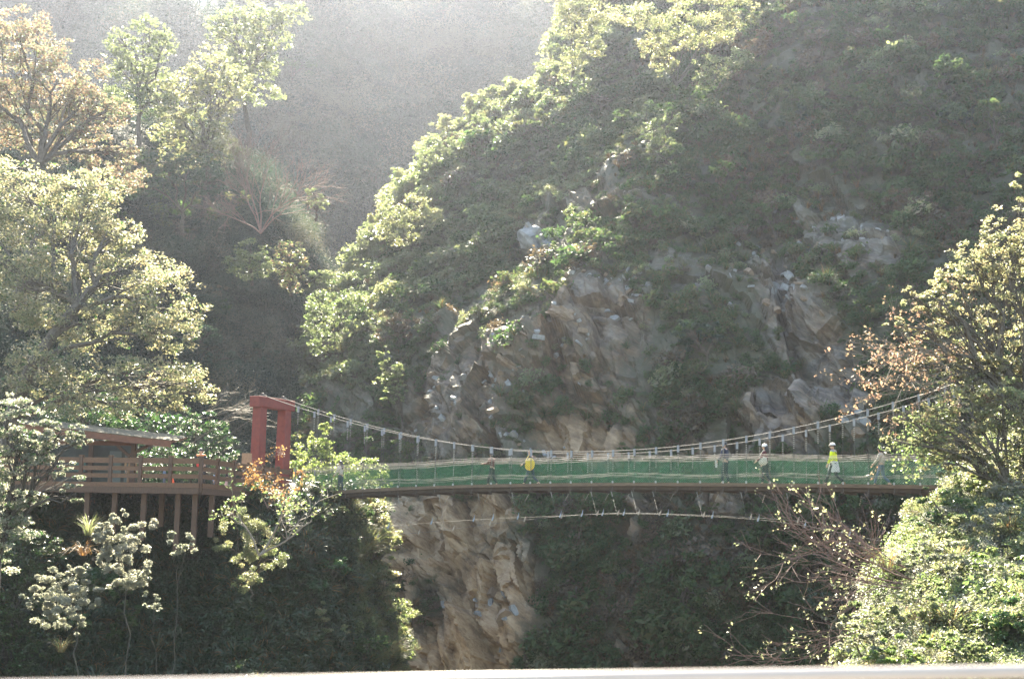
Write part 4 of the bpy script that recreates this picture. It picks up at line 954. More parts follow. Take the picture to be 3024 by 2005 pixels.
def net_mat(lo, hi, nm):
    m, nt, b, o = _nt(nm)
    n = noise_node(nt, 1.6, 4)
    r = ramp(nt, [(.3, (.004, .044, .025)), (.7, (.008, .082, .044))]); nt.links.new(n.outputs['Fac'], r.inputs[0])
    d = nt.nodes.new('ShaderNodeBsdfDiffuse'); t = nt.nodes.new('ShaderNodeBsdfTranslucent'); tr = nt.nodes.new('ShaderNodeBsdfTransparent')
    nt.links.new(r.outputs[0], d.inputs[0]); nt.links.new(r.outputs[0], t.inputs[0])
    a = nt.nodes.new('ShaderNodeMixShader'); a.inputs[0].default_value = .45; nt.links.new(d.outputs[0], a.inputs[1]); nt.links.new(t.outputs[0], a.inputs[2])
    c = nt.nodes.new('ShaderNodeMixShader')
    mr = nt.nodes.new('ShaderNodeMapRange'); mr.inputs[1].default_value = .3; mr.inputs[2].default_value = .7; mr.inputs[3].default_value = lo; mr.inputs[4].default_value = hi
    nt.links.new(n.outputs['Fac'], mr.inputs[0]); nt.links.new(mr.outputs[0], c.inputs[0])
    nt.links.new(tr.outputs[0], c.inputs[1]); nt.links.new(a.outputs[0], c.inputs[2]); nt.links.new(c.outputs[0], o.inputs['Surface'])
    return m
NET, NET_FAR = net_mat(.015, .05, 'green_net'), net_mat(.18, .34, 'green_net_far')
Zl = lambda px: 1.0 / (.01398 + (px - 1000) * 1.993e-6)
A0, A1 = p1(866, 1457, Zl(866)), p1(3160, 1438, Zl(3160))
bd = (A1 - A0)[:2]; BL = float(np.linalg.norm(bd)); bd = bd / BL
bn = np.array([-bd[1], bd[0]]); bn = bn if bn[1] > 0 else -bn          # away from the camera
BW = 1.7
def s_of(px, py):
    q = p1(px, py, Zl(px)); return float((q - A0)[:2] @ bd), q[2]
def table(lst):
    a = sorted(s_of(x, y) for x, y in lst); S = np.array([i[0] for i in a]); H = np.array([i[1] for i in a])
    return S, H
dS, dH = table([(866, 1457), (1000, 1448), (1210, 1435), (1499, 1429), (1750, 1426), (2000, 1425), (2280, 1426), (2600, 1429.5), (3000, 1435), (3160, 1438)])
cS, cH = table([(772, 1165), (827, 1185), (875, 1203), (973, 1233), (1073, 1258), (1177, 1280), (1281, 1299), (1387, 1315), (1509, 1328), (1600, 1333), (1687, 1335), (1780, 1333), (1874, 1328), (2003, 1316), (2137, 1299), (2275, 1277), (2417, 1250), (2564, 1213), (2639, 1191), (2760, 1150), (3160, 1010)])
_pd = np.polyfit(dS, dH, 3); _pc = np.polyfit(cS, cH, 4)
deck_z = lambda s: float(np.polyval(_pd, s)); cable_z = lambda s: float(np.polyval(_pc, s))
def B(s, off=0.0, z=0.0):
    q = A0[:2] + bd * s + bn * off; return np.array([q[0], q[1], z])
BD, BN, UP = Vector((bd[0], bd[1], 0)), Vector((bn[0], bn[1], 0)), Vector((0, 0, 1))
bridge = empty('suspension_bridge', B(BL * .5, BW / 2, deck_z(BL * .5)), 'long narrow suspension footbridge with green side netting across the gorge', 'bridge')
BO = np.array(bridge.location)
def bb(mb, name, mats, par=None, smooth=False):
    mb.v = [(x - BO[0], y - BO[1], z - BO[2]) for x, y, z in mb.v]
    return mb.build(name, mats, par if par is not None else bridge, smooth)
hs = sorted([s_of(x, 1300)[0] for x in (827, 875, 924, 973, 1025, 1073, 1125, 1177, 1228, 1281, 1334, 1390, 1449, 1509, 1568, 1627, 1687, 1749, 1811, 1874, 1938, 2003, 2070, 2137, 2205, 2275, 2345, 2417, 2490, 2564, 2639)])
sp = (hs[-1] - hs[0]) / (len(hs) - 1); s0 = hs[0]
hs = [s0 + sp * i for i in range(int((BL - s0) / sp) + 1)]
# deck
L_ = np.linspace(0, BL, 60)
for nm, off, w, h, dz, m in [('edge_beam', .04, .1, .15, -.075, TIMBER), ('edge_beam', BW - .04, .1, .15, -.075, TIMBER), ('stringer', .22, .12, .16, -.235, TIMBER_D), ('stringer', BW - .22, .12, .16, -.235, TIMBER_D), ('stringer', BW * .5, .12, .16, -.235, TIMBER_D)]:
    mb = MB()
    for a, b in zip(L_[:-1], L_[1:]): mb.beam(B(a, off, deck_z(a) + dz), B(b, off, deck_z(b) + dz), w, h)
    bb(mb, nm, m)
pl = MB().box((0, 0, 0), (.145, BW - .22, .04)).mesh('plank', TIMBER)
npl = int(BL / .155)
for i in range(npl):                                             # walking boards, across the deck
    s = (i + .5) * .155; o = link('plank', pl, bridge); o.location = Vector((B(s, BW / 2, deck_z(s) - .08 + random.Random(i).uniform(-.004, .004)) - BO).tolist())
    o.rotation_euler = (0, -math.atan((deck_z(s + .1) - deck_z(s - .1)) / .2), math.atan2(bd[1], bd[0]))
for i, s in enumerate(hs):
    if s < .2: continue
    bb(MB().beam(B(s, -.12, deck_z(s) - .36), B(s, BW + .12, deck_z(s) - .36), .1, .09), 'cross_beam', TIMBER_D)
# main cables
S_ = np.linspace(s_of(772, 1165)[0], BL + 3, 90)
for off in (0, BW):
    bb(MB().tube([B(s, off, cable_z(s)) for s in S_], .017, 6, cap=False), 'main_cable', CABLE, smooth=True)
# hangers with clamps and beaded sleeves
for off in (0, BW):
    for i, s in enumerate(hs):
        if s < -.5: continue
        zt, zb_ = cable_z(s), deck_z(s) - .4
        if s < .1: zb_ = deck_z(0) + .3
        mb = MB().tube([B(s, off, zt - .25), B(s, off, zb_)], .011, 5, 0)
        z0 = zt - .33; rr = random.Random(i * 7 + int(off))
        nbead = 7
        for k in range(nbead):
            z = z0 - k * .082
            if z < zb_ + .3: break
            mb.tube([B(s, off, z), B(s, off, z - .034)], .032, 6, 1)
        z = deck_z(s) + 1.0 * rr.uniform(.75, 1)
        for k in range(rr.choice((4, 6, 7))):
            if z - k * .09 > deck_z(s) + .2 and z < z0 - .6: mb.tube([B(s, off, z - k * .09), B(s, off, z - k * .09 - .036)], .026, 5, 1)
        h = bb(mb, 'hanger', [DARKROD, SLEEVE])
        bb(MB().box(B(s, off, zt - .1), (.085, .08, .31), (BD, BN, UP)), 'clamp', CLAMP, h)
        bb(MB().box(B(s, off - (.03 if off == 0 else -.03), deck_z(s) + .03), (.07, .05, .1), (BD, BN, UP)), 'bracket', STEEL, h)
# hand cables along the netting
for off in (0, BW):
    for hgt, r in [(1.22, .011), (1.15, .013), (1.08, .014), (.40, .011), (.34, .009)]:
        Sx = np.linspace(0, BL, 140)
        def zz(s, hgt=hgt):
            ph = ((s - s0) / sp) % 1.0; return deck_z(s) + hgt - .035 * math.sin(math.pi * ph) * (1 if hgt > 1 else 1.2) + .05 * math.sin(s * .9 + hgt * 9 + off)* (.7 if hgt > 1 else 1)
        bb(MB().tube([B(s, off + (.012 if off == 0 else -.012) * 2, zz(s)) for s in Sx], r, 4, cap=False), 'hand_cable', CABLE)
# netting: one panel per bay, wire lattice over fine net
def net_panel(a, b, off, seed):
    rr = random.Random(seed); H = 1.06; mb = MB(); w = b - a
    nx, nz = 5, 5
    gv = []
    for j in range(nz + 1):
        for i in range(nx + 1):
            s = a + w * i / nx; gv.append(B(s, off + .02 * math.sin(i * 2.1 + j * 1.7 + seed), deck_z(s) + H * j / nz - (.03 * math.sin(math.pi * i / nx) if j == nz else 0)))
    mb.add(gv, [(j * (nx + 1) + i, j * (nx + 1) + i + 1, (j + 1) * (nx + 1) + i + 1, (j + 1) * (nx + 1) + i) for j in range(nz) for i in range(nx)], 0)
    cell, t = .105, .006
    off2 = off + (-.035 if off == 0 else .035)
    def wire(sa, za, sb, zb2):
        mb.tube([B(sa, off2, deck_z(sa) + za), B(sb, off2, deck_z(sb) + zb2)], t * .75, 3, 1, cap=False)
    k = -H
    while k < w:
        for sg in (1, -1):
            # line s = k + z (sg=1) mirrored for sg=-1
            z1, z2 = max(0, -k), min(H, w - k)
            if z2 - z1 > .02:
                x1, x2 = k + z1, k + z2
                if sg == 1: wire(a + x1, z1, a + x2, z2)
                else: wire(b - x1, z1, b - x2, z2)
        k += cell
    return mb
bays = [max(hs[0], .05)] + [s for s in hs if s > .5]
bays[0] = .05
for off in (0, BW):
    for i, (a, b) in enumerate(zip(bays[:-1], bays[1:])):
        bb(net_panel(a, b, off, i + (100 if off else 0)), 'net_panel', [NET_FAR if off else NET, GWIRE])
# wind cables under the deck with their clips and guy ropes
near_w = [(868, 1594), (1000, 1592.5), (1300, 1567), (1448, 1546), (1566, 1533), (1655, 1524), (1765, 1516), (1880, 1514), (2000, 1518), (2204, 1526), (2391, 1540), (2560, 1560), (2760, 1590)]
far_w = [(740, 1612), (880, 1600), (1040, 1568), (1275, 1542), (1500, 1529), (1655, 1523), (1765, 1517), (1900, 1516), (2000, 1520), (2204, 1530), (2340, 1545), (2500, 1575), (2700, 1620)]
def wind(lst, dy, nm):
    pts = [p1(x, y, Zl(x) + dy * (1 - ((x - 1800) / 1500.) ** 2)) for x, y in lst]
    X = [l[0] for l in lst]; fx = np.linspace(X[0], X[-1], 60); A = np.array(pts)
    pp = np.stack([np.interp(fx, X, A[:, k]) for k in range(3)], 1)
    for _ in range(3): pp[1:-1] = (pp[:-2] + pp[1:-1] * 2 + pp[2:]) / 4
    o = bb(MB().tube(pp, .007, 5, cap=False), nm, CABLE, smooth=True)
    return lambda x: np.array([np.interp(x, fx, pp[:, k]) for k in range(3)]), o
wn_, wno = wind(near_w, -1.6, 'wind_cable')
wf_, wfo = wind(far_w, 2.6, 'wind_cable')
def clip(x, fn, par, m, h):
    c = fn(x); ax = Vector((.28, 0, 1)).normalized(); mb = MB()
    mb.tube([c - np.array([.03, 0, .08]), c + np.array([.02, 0, .07])], [.035, .045], 6)
    mb.tube([c + np.array([.02, 0, .07]), c + np.array([.05, 0, .07 + h])], [.022, .008], 5)
    bb(mb, 'cable_clip', m, par)
for x in (1120, 1240, 1340, 1448, 1550, 1660, 1765, 1826, 1887, 1950, 2080, 2218, 2358): clip(x, wn_, wno, CLIPTAN, .10)
for x in (1148, 1275, 1400, 1456, 1530, 1655, 1719, 1780, 1843, 1972, 2105, 2240, 2378, 2510): clip(x, wf_, wfo, CLIPBLUE, .18)
for j, (fn, off, step) in enumerate(((wn_, -.12, (1180, 1300, 1415, 1515, 1630, 1748, 1808, 1868, 1930, 2060, 2190, 2325, 2465)), (wf_, BW + .12, (1190, 1310, 1430, 1550, 1670, 1730, 1790, 1852, 1985, 2120, 2260, 2405, 2550)))):
    for x in step:
        s, _ = s_of(x if j == 0 else x - 42, 1430)
        a = B(s, off, deck_z(s) - .38); e = fn(x + (14 if j == 0 else -26))
        mb = MB().tube([a, e], .004, 3, 0, cap=False); d = (e - a) / np.linalg.norm(e - a)
        for k in range(5):
            t0 = a + d * (.08 + k * .085); mb.tube([t0, t0 + d * .038], .021, 5, 1)
        bb(mb, 'guy_rope', [CABLE, SLEEVE])
# ---- red gateway at the left end
RED = mat('dark_red_paint', (.190, .034, .022), (.130, .024, .018), rough=.75, scale=5, bump=.25)
gw = empty('bridge_gateway', B(-1.55, BW / 2, deck_z(0) - .3), 'tall red concrete gateway carrying the cables at the left end of the bridge', 'gateway')
GO = np.array(gw.location)
def gg(mb, name, m, par=None):
    mb.v = [(x - GO[0], y - GO[1], z - GO[2]) for x, y, z in mb.v]
    o = mb.build(name, m, par if par is not None else gw)
    bv = o.modifiers.new('edge', 'BEVEL'); bv.width = .02; bv.segments = 1
    return o
sg_ = s_of(772, 1165)[0]
ztop = cable_z(sg_) - .12
PS = 2.05; pc = BW / 2
for sgn in (-1, 1):
    off = pc + sgn * PS / 2
    mb = MB(); w0, w1 = .60, .52
    b0, t0 = B(sg_, off, deck_z(0) - 1.2), B(sg_, off, ztop - .02)
    vs_ = []
    for c, w in ((b0, w0), (t0, w1)):
        for sx, sy in ((-1, -1), (1, -1), (1, 1), (-1, 1)): vs_.append(np.array(c) + np.array([*(bd * sx * w * .5 + bn * sy * w * .5), 0]))
    mb.add(vs_, [(3, 2, 1, 0), (4, 5, 6, 7), (0, 1, 5, 4), (1, 2, 6, 5), (2, 3, 7, 6), (3, 0, 4, 7)])
    gg(mb, 'pillar', RED)
gg(MB().box(B(sg_, pc, ztop - .26), (.62, PS + 1.0, .56), (BD, BN, UP)), 'lintel', RED)
for off in (0, BW):
    sd_ = gg(MB().box(B(sg_, off, ztop + .07), (.36, .20, .12), (BD, BN, UP)), 'saddle', DARKROD)
    gg(MB().tube([B(sg_, off - .09, ztop + .17), B(sg_, off + .09, ztop + .17)], .07, 10), 'roller', DARKROD, sd_)
BOARD = mat('notice_board_wood', (.34, .19, .10), (.24, .13, .07), rough=.7, scale=6)
# back stays from the saddles down to the left
for off in (0, BW):
    e = B(sg_ - 7.5, off, deck_z(0) - .2 + 1.4)
    bb(MB().tube([B(sg_, off, ztop + .14), e], .018, 5, cap=False), 'back_stay', CABLE)
    # pale marker post at the netting's end
bb(MB().tube([B(.02, 0, deck_z(0)), B(.02, 0, deck_z(0) + 1.3)], .04, 8), 'end_post', CLAMP)
bb(MB().tube([B(.02, BW, deck_z(0)), B(.02, BW, deck_z(0) + 1.3)], .04, 8), 'end_post', CLAMP)

# ================================================================ wooden deck, railing, pavilion
RAILW = mat('brown_railing_wood', (.140, .066, .030), (.082, .040, .020), rough=.75, scale=3, stretch=(3, 3, 8), bump=.3)
POSTW = mat('brown_post_wood', (.100, .052, .029), (.058, .032, .020), rough=.8, scale=4, stretch=(6, 6, 1), bump=.3)
DKZ = deck_z(0) - .02
def pxy(px, Y, z):
    """point at a photo column, a distance and a height"""
    q = p1(px, 1450, Y); q2 = p1(px, 1350, Y); t = (z - q[2]) / (q2[2] - q[2]); return q + (q2 - q) * t
c0_ = pxy(150, 64.5, DKZ); c1_ = pxy(591, 63.0, DKZ); c2_ = B(-.1, -.12, DKZ)
deck = empty('wooden_deck', (c1_ + c0_) / 2, 'brown wooden viewing deck on tall posts, with a plank railing', 'deck')
DO = np.array(deck.location)
def dk(mb, name, m, par=None):
    mb.v = [(x - DO[0], y - DO[1], z - DO[2]) for x, y, z in mb.v]; return mb.build(name, m, par if par is not None else deck)
posts = []
c00 = c0_ + (c0_ - c1_) * .6
def run(a, b, n, skip_first):
    a, b = np.array(a), np.array(b); d = Vector((b - a).tolist()).normalized(); sd = Vector((0, 0, 1)).cross(d)
    for i in range(n + 1):
        if i == 0 and skip_first: continue
        q = a + (b - a) * i / n
        p = dk(MB().box(q + np.array([0, 0, .50]), (.15, .15, 1.5), (d, sd, UP)), 'post', POSTW)
        dk(MB().box(q + np.array([0, 0, 1.275]), (.19, .19, .05), (d, sd, UP)), 'cap', RAILW, p)
    for i in range(n):
        p, q = a + (b - a) * i / n, a + (b - a) * (i + 1) / n
        e = (q - p) / np.linalg.norm(q - p) * .08
        for z, h in ((1.08, .24), (.73, .19), (.40, .19)):
            dk(MB().beam(p + e + np.array([0, 0, z]), q - e + np.array([0, 0, z]), .05, h), 'rail', RAILW)
run(c00, c1_, 8, False); run(c1_, c2_, 6, True)
for (a, b) in ((c00, c1_), (c1_, c2_)):
    a, b = np.array(a), np.array(b); u = (b - a) / np.linalg.norm(b - a); nn_ = np.array([-u[1], u[0], 0]); nn_ = nn_ if nn_[1] > 0 else -nn_
    dk(MB().beam(a - nn_ * .11 + np.array([0, 0, .0]), b - nn_ * .11 + np.array([0, 0, .0]), .07, .20), 'edge_board', RAILW)
    dk(MB().beam(a - nn_ * .06 + np.array([0, 0, -.24]), b - nn_ * .06 + np.array([0, 0, -.24]), .16, .26), 'edge_joist', POSTW)
# floor boards between the railing and the terrace
flo = MB(); back_l = c00 + np.array([0, 9.0, 0]); back_r = B(-.1, BW + .3, DKZ)
nf = 46
fl_me = []
for i in range(nf):
    y0 = 63.0 + i * .30 - 1.2
    # a board runs left-right; clip its right end by the oblique edge c1-c2, its left at c00
    if y0 < c1_[1]: xr = np.interp(y0, [c1_[1] - 2, c1_[1]], [c1_[0], c1_[0]])
    else: xr = np.interp(y0, [c1_[1], c2_[1]], [c1_[0], c2_[0]])
    yl = np.interp(xr, [c00[0], c1_[0]], [c00[1], c1_[1]])
    xl = c00[0]
    if y0 < max(c00[1], c1_[1]):
        xl2 = np.interp(y0, [c1_[1], c00[1]], [c1_[0], c00[0]]) if c1_[1] < c00[1] else xl
        xl = max(xl, xl2 + .1)
    if xr - xl < .5: continue
    dk(MB().box(((xl + xr) / 2, y0, DKZ - .045), (xr - xl - .1, .28, .05)), 'floor_board', TIMBER)
for px, Y, zb2 in [(260, 64.6, 1640), (341, 64.4, 1640), (427, 64.1, 1660), (480, 66.0, 1620), (528, 63.8, 1690), (578, 63.6, 1690), (627, 64.2, 1650), (690, 66.2, 1600), (745, 68.5, 1580)]:
    t_ = pxy(px, Y, DKZ - .3); b_ = p1(px, zb2 - 65, Y); b_[:2] = t_[:2]
    dk(MB().beam(t_, b_, .22, .22), 'support_post', POSTW)
for Y in (64.6, 67.5, 70.5):
    dk(MB().beam((c00[0], Y, DKZ - .2), (np.interp(Y, [c1_[1], c2_[1]], [c1_[0], c2_[0]]) - .2, Y, DKZ - .2), .2, .24), 'joist', TIMBER_D)

# pavilion
ROOFB = mat('roof_board_brown', (.170, .070, .040), (.110, .048, .030), rough=.8, scale=5)
SHING = mat('mossy_shingle', (.120, .088, .055), (.060, .055, .028), rough=.85, scale=4, bump=.3)
PANEL = mat('dark_panel', (.055, .060, .050), (.035, .038, .033), rough=.8, scale=3)
GREENB = mat('green_board', (.03, .10, .075), (.025, .075, .06), rough=.5, scale=3)
pv0 = pxy(250, 70.5, DKZ)
pav = empty('pavilion', pv0, 'low wooden pavilion with a mossy shingle roof at the left behind the railing', 'pavilion')
PO = np.array(pav.location)
def pp(mb, name, m, par=None):
    mb.v = [(x - PO[0], y - PO[1], z - PO[2]) for x, y, z in mb.v]; return mb.build(name, m, par if par is not None else pav)
el, er = p1(60, 1256, 67.5), p1(503, 1306, 67.5)               # front eave, sloping to the right
dl = Vector((er - el).tolist()); Lr = dl.length; dl.normalize()
dbk = Vector((0, .99, .125)).normalized(); nrm_ = dl.cross(dbk).normalized(); nrm_ = nrm_ if nrm_.z > 0 else -nrm_
dep = 3.4
rc = Vector(((el + er) / 2).tolist()) + dbk * (dep / 2)
roof = pp(MB().box(rc, (Lr, dep, .10), (dl, dbk, nrm_)), 'roof', ROOFB)
pp(MB().box(Vector(((el + er) / 2).tolist()) - dbk * .03 - nrm_ * .06, (Lr + .1, .06, .34), (dl, dbk, nrm_)), 'fascia', ROOFB, roof)
rg_ = random.Random(4)
shm = [MB().box((0, 0, 0), (w, .42, .035)).mesh('shingle', SHING) for w in (.30, .36, .26)]
bas = Matrix((dl, dbk, nrm_)).transposed()
rows = 9
for r_i in range(rows):                                            # shingles laid in rows, each lapping the one below
    x = -Lr / 2 - rg_.uniform(0, .2)
    while x < Lr / 2:
        k = rg_.randrange(3); w = (.30, .36, .26)[k]
        o = link('shingle', shm[k], roof)
        loc = rc + dl * (x + w / 2) + dbk * (-dep / 2 + .12 + r_i * .3) + nrm_ * (.115 + rg_.uniform(0, .012))
        o.matrix_world = Matrix.Translation(loc - Vector(PO.tolist())) @ (bas @ Matrix.Rotation(rad(6.5 + rg_.uniform(-1, 1)), 3, 'X')).to_4x4()
        x += w + .008
for px, Y in ((388, 69.0), (130, 69.0), (388, 72.2), (130, 72.2), (262, 72.2)):
    b_ = pxy(px, Y, DKZ); zt = el[2] + (er[2] - el[2]) * np.clip((b_[0] - el[0]) / (er[0] - el[0]), 0, 1) + (Y - 67.5) * .125 - .07
    pp(MB().box((b_[0], b_[1], (DKZ + zt) / 2), (.2, .2, zt - DKZ)), 'column', POSTW)
a_, b_ = pxy(384, 69.0, DKZ + 1.6), pxy(470, 69.0, DKZ); b_[2] = er[2] + .25
pp(MB().beam(a_, b_, .12, .14), 'brace', POSTW)
a_, b_ = pxy(384, 69.0, DKZ + 1.5), pxy(300, 69.0, DKZ); b_[2] = er[2] + .42
pp(MB().beam(a_, b_, .12, .14), 'brace', POSTW)
xl_, xr_ = pxy(120, 72, 0)[0], pxy(385, 72, 0)[0]
pp(MB().box(((xl_ + xr_) / 2, 72.45, DKZ + 1.2), (xr_ - xl_, .08, 2.4)), 'back_wall', PANEL)
for px0, px1, z0, z1, m in ((310, 346, .35, 1.95, mat('notice_panel', (.10, .12, .105), (.08, .095, .085), rough=.6)), (356, 377, .35, 1.8, MATS['notice_panel']), (192, 240, .9, 1.45, GREENB)):
    a_, b_ = pxy(px0, 72.3, 0), pxy(px1, 72.3, 0)
    pp(MB().box(((a_[0] + b_[0]) / 2, 72.35, DKZ + (z0 + z1) / 2), (b_[0] - a_[0], .05, z1 - z0)), 'panel', m)
pp(MB().beam(pxy(130, 69, DKZ + 2.15), pxy(388, 69, DKZ + 2.15), .16, .22), 'tie_beam', ROOFB)
# small brown notice board fixed beside the gateway
nb = empty('notice_board', pxy(724, 72.2, DKZ), 'narrow tan board standing behind the left gateway pillar', 'board')
MB().box((0, 0, 1.55), (.5, .05, .85)).build('panel', BOARD, nb); MB().box((0, .04, .8), (.07, .07, 1.6)).build('post', POSTW, nb)
# traffic cone on the deck
CONE = mat('orange_plastic', (.75, .13, .03), (.6, .10, .025), rough=.5)
cn = empty('traffic_cone', pxy(508, 64.6, DKZ), 'small orange cone standing on the deck behind the railing', 'cone')
MB().tube([(0, 0, .03), (0, 0, .45)], [.13, .025], 12).build('cone', CONE, cn); MB().box((0, 0, .015), (.34, .34, .03)).build('base', CONE, cn)

# ================================================================ stones
SLATE = mat('pale_slate', (.27, .265, .255), (.13, .13, .128), rough=.6, scale=2.0, bump=.4)
TANST = mat('tan_stone', (.24, .165, .105), (.13, .09, .06), rough=.75, scale=2.0, bump=.4)
def slab_mesh(name, m, seed, thick=.25, n=7):
    r = random.Random(seed); top, bot = [], []
    for i in range(n):
        a = 2 * math.pi * (i + r.uniform(-.3, .3)) / n; rr = r.uniform(.6, 1.0)
        x, y = math.cos(a) * rr, math.sin(a) * rr * .6
        top.append((x * .9, y * .9, thick * r.uniform(.3, .6))); bot.append((x, y, -thick * r.uniform(.3, .6)))
    mb = MB(); mb.add(top + bot, [tuple(range(n)), tuple(reversed(range(n, 2 * n)))] + [(i, n + i, n + (i + 1) % n, (i + 1) % n) for i in range(n)])
    return mb.mesh(name, m)
slabs = [slab_mesh('stone', SLATE if k % 3 else TANST, 400 + k, (.35, .5, .65, .3)[k % 4]) for k in range(9)]
rs = random.Random(5); ns_ = 0
zones = [(1880, 900, 90, 60, 34, .34), (1750, 800, 120, 60, 20, .3), (1500, 1120, 200, 60, 30, .36), (1660, 1040, 110, 60, 22, .34), (1290, 1110, 60, 50, 14, .4), (1330, 1230, 90, 50, 12, .3), (1500, 1260, 60, 60, 10, .4),
         (2330, 750, 130, 60, 46, .28), (2420, 640, 150, 60, 26, .30), (2560, 700, 110, 60, 14, .28), (2370, 900, 110, 80, 30, .34), (2160, 560, 60, 60, 6, .35), (2140, 860, 60, 60, 8, .4), (1620, 1330, 90, 30, 8, .3), (2560, 1260, 60, 30, 5, .5), (1480, 1900, 70, 80, 8, .5), (1400, 1750, 60, 50, 8, .5)]
for cx, cy, rx, ry, cnt, sz in zones:
    for i in range(cnt):
        px, py = rs.gauss(cx, rx * .6), rs.gauss(cy, ry * .6)
        i_, j_ = hill.near_px(px, py, 10, None, NB); q = hill.pos[i_, j_]; nv = hill.nrm[i_, j_]
        o = link('stone', slabs[rs.randrange(9)], hill_o)
        s_z = sz * rs.uniform(.45, 1.7)
        o.location = Vector((q + nv * s_z * .12).tolist())
        o.rotation_euler = (rs.gauss(rad(20), .5), rs.gauss(rad(24), .45), rs.gauss(0, 1.2)); o.scale = (s_z, s_z, s_z * rs.uniform(.7, 1.5))
        ns_ += 1
def boulder(name, label, px, py, size, m, seed, rot=(0, 0, 0)):
    q = hill.ground(px, py, 10, None, NB)
    th = np.linspace(0, math.pi, 18); ph = np.linspace(0, 2 * math.pi, 29)[:-1]
    v = np.array([(math.sin(t) * math.cos(p), math.sin(t) * math.sin(p), math.cos(t)) for t in th for p in ph])
    v = np.sign(v) * np.abs(v) ** .6
    l, f = blocks(v * 1.5 + seed, seed); v = v * (1 + (l - .5) * .35 + f * .55 + fbm(v * 3, 3, seed) * .1)[:, None]
    fa = np.array([(i * 28 + j, (i + 1) * 28 + j, (i + 1) * 28 + (j + 1) % 28, i * 28 + (j + 1) % 28) for i in range(17) for j in range(28)])
    o = link(name, np_mesh(name, v * np.array(size), fa, [m])); o.location = Vector(q.tolist()); o.rotation_euler = rot
    return tag(o, label, 'boulder')
boulder('boulder', 'big pale grey boulder jutting out below the sunlit grass of the ridge', 1570, 690, (1.9, 1.5, .95), SLATE, 3, (0, rad(38), 0))
boulder('boulder', 'long flat pale slab leaning beside the big grey boulder', 1625, 665, (1.3, .8, .32), SLATE, 5, (0, rad(36), 0))
boulder('boulder', 'tan block of rock sticking out in the middle of the scree', 1690, 1010, (.9, .7, .45), TANST, 7, (0, rad(20), 0))
boulder('boulder', 'long rock ledge pointing down right, left of the scree', 1520, 1100, (1.1, .6, .28), TANST, 9, (0, rad(30), 0))

# waterfall high on the far mountain
WATER = mat('falling_water', (.80, .82, .86), (.66, .70, .76), rough=.3, scale=2)
def fall(px, y0, y1, w, label, seed):
    r = np.random.default_rng(seed); mb = MB()
    for k in range(7):
        pts = []
        for y in np.linspace(y0, y1, 8):
            i, j = mtn.near_px(px + r.normal() * w * .12 + (k - 3) * w * .13, y, 8); q = mtn.pos[i, j].copy(); q = p1(px + (k - 3) * w * .15 * (1 + .6 * (y - y0) / (y1 - y0)) + r.normal() * w * .06, y, q[1] - 5.2); pts.append(q)
        mb.tube(pts, np.linspace(.16, .30, 8) * w / 40, 5)
    o = mb.build('waterfall', WATER, smooth=True); return tag(o, label, 'waterfall')
fall(585, -60, 72, 44, 'broad white waterfall at the top edge of the mountain', 1)
fall(652, -60, 22, 18, 'thin white waterfall right of the broad one', 2)

# railing right in front of the camera
WHITE = mat('white_rail_paint', (.40, .34, .31), (.35, .29, .26), rough=.45, scale=4)
fr = empty('railing', (0, 2.6, -1.6), 'out of focus white railing along the bottom edge', 'railing')
a_, b_ = p1(-300, 2037, 2.42), p1(3300, 1977, 2.95)
FO = np.array(fr.location)
MB().tube([a_ - FO, b_ - FO], .0135, 16).build('top_rail', WHITE, fr, smooth=True)
d_ = (b_ - a_)
for t_ in (-.02, 1.02):
    q = a_ + d_ * t_; MB().tube([q - FO, np.array([q[0], q[1], -1.6]) - FO], .016, 10).build('post', WHITE, fr, smooth=True)
MB().tube([a_ - FO - np.array([0, 0, .5]), b_ - FO - np.array([0, 0, .5])], .012, 10).build('lower_rail', WHITE, fr, smooth=True)
# ================================================================ people
SKIN = mat('skin', (.46, .29, .20), (.40, .25, .17), rough=.5, scale=8)
HAIR = mat('black_hair', (.022, .017, .014), (.012, .010, .009), rough=.45, scale=30)
EYE = mat('eye_dark', (.02, .016, .012), rough=.3)
def cloth(name, c): return MATS.get(name) or mat(name, c, tuple(x * .72 for x in c), rough=.85, scale=9, bump=.2)
def skin_mesh(name, verts, edges, radii, m, sub=1, root=0):
    me = bpy.data.meshes.new(name); me.from_pydata([tuple(map(float, v)) for v in verts], edges, [])
    o = bpy.data.objects.new(name, me); COL.objects.link(o)
    md = o.modifiers.new('skin', 'SKIN'); md.use_smooth_shade = True
    for i, r in enumerate(radii):
        sv = me.skin_vertices[0].data[i]; r = r if hasattr(r, '__len__') else (r, r); sv.radius = r; sv.use_root = (i == root)
    if sub: sd = o.modifiers.new('smooth', 'SUBSURF'); sd.levels = sub; sd.render_levels = sub
    dg = bpy.context.evaluated_depsgraph_get(); out = bpy.data.meshes.new_from_object(o.evaluated_get(dg)); out.name = name
    bpy.data.objects.remove(o); bpy.data.meshes.remove(me)
    out.materials.clear(); out.materials.append(m); out.polygons.foreach_set('use_smooth', np.ones(len(out.polygons), bool))
    return out
def ellipsoid(c, r, seg=12, rings=8, zmin=-1.0):
    v, f = [], []
    for i in range(rings + 1):
        ct = 1 + (zmin - 1) * i / rings; st = math.sqrt(max(0, 1 - ct * ct))
        for j in range(seg):
            a = 2 * math.pi * j / seg; v.append((c[0] + r[0] * st * math.cos(a), c[1] + r[1] * st * math.sin(a), c[2] + r[2] * ct))
    for i in range(rings):
        for j in range(seg): f.append((i * seg + j, i * seg + (j + 1) % seg, (i + 1) * seg + (j + 1) % seg, (i + 1) * seg + j))
    return v, f
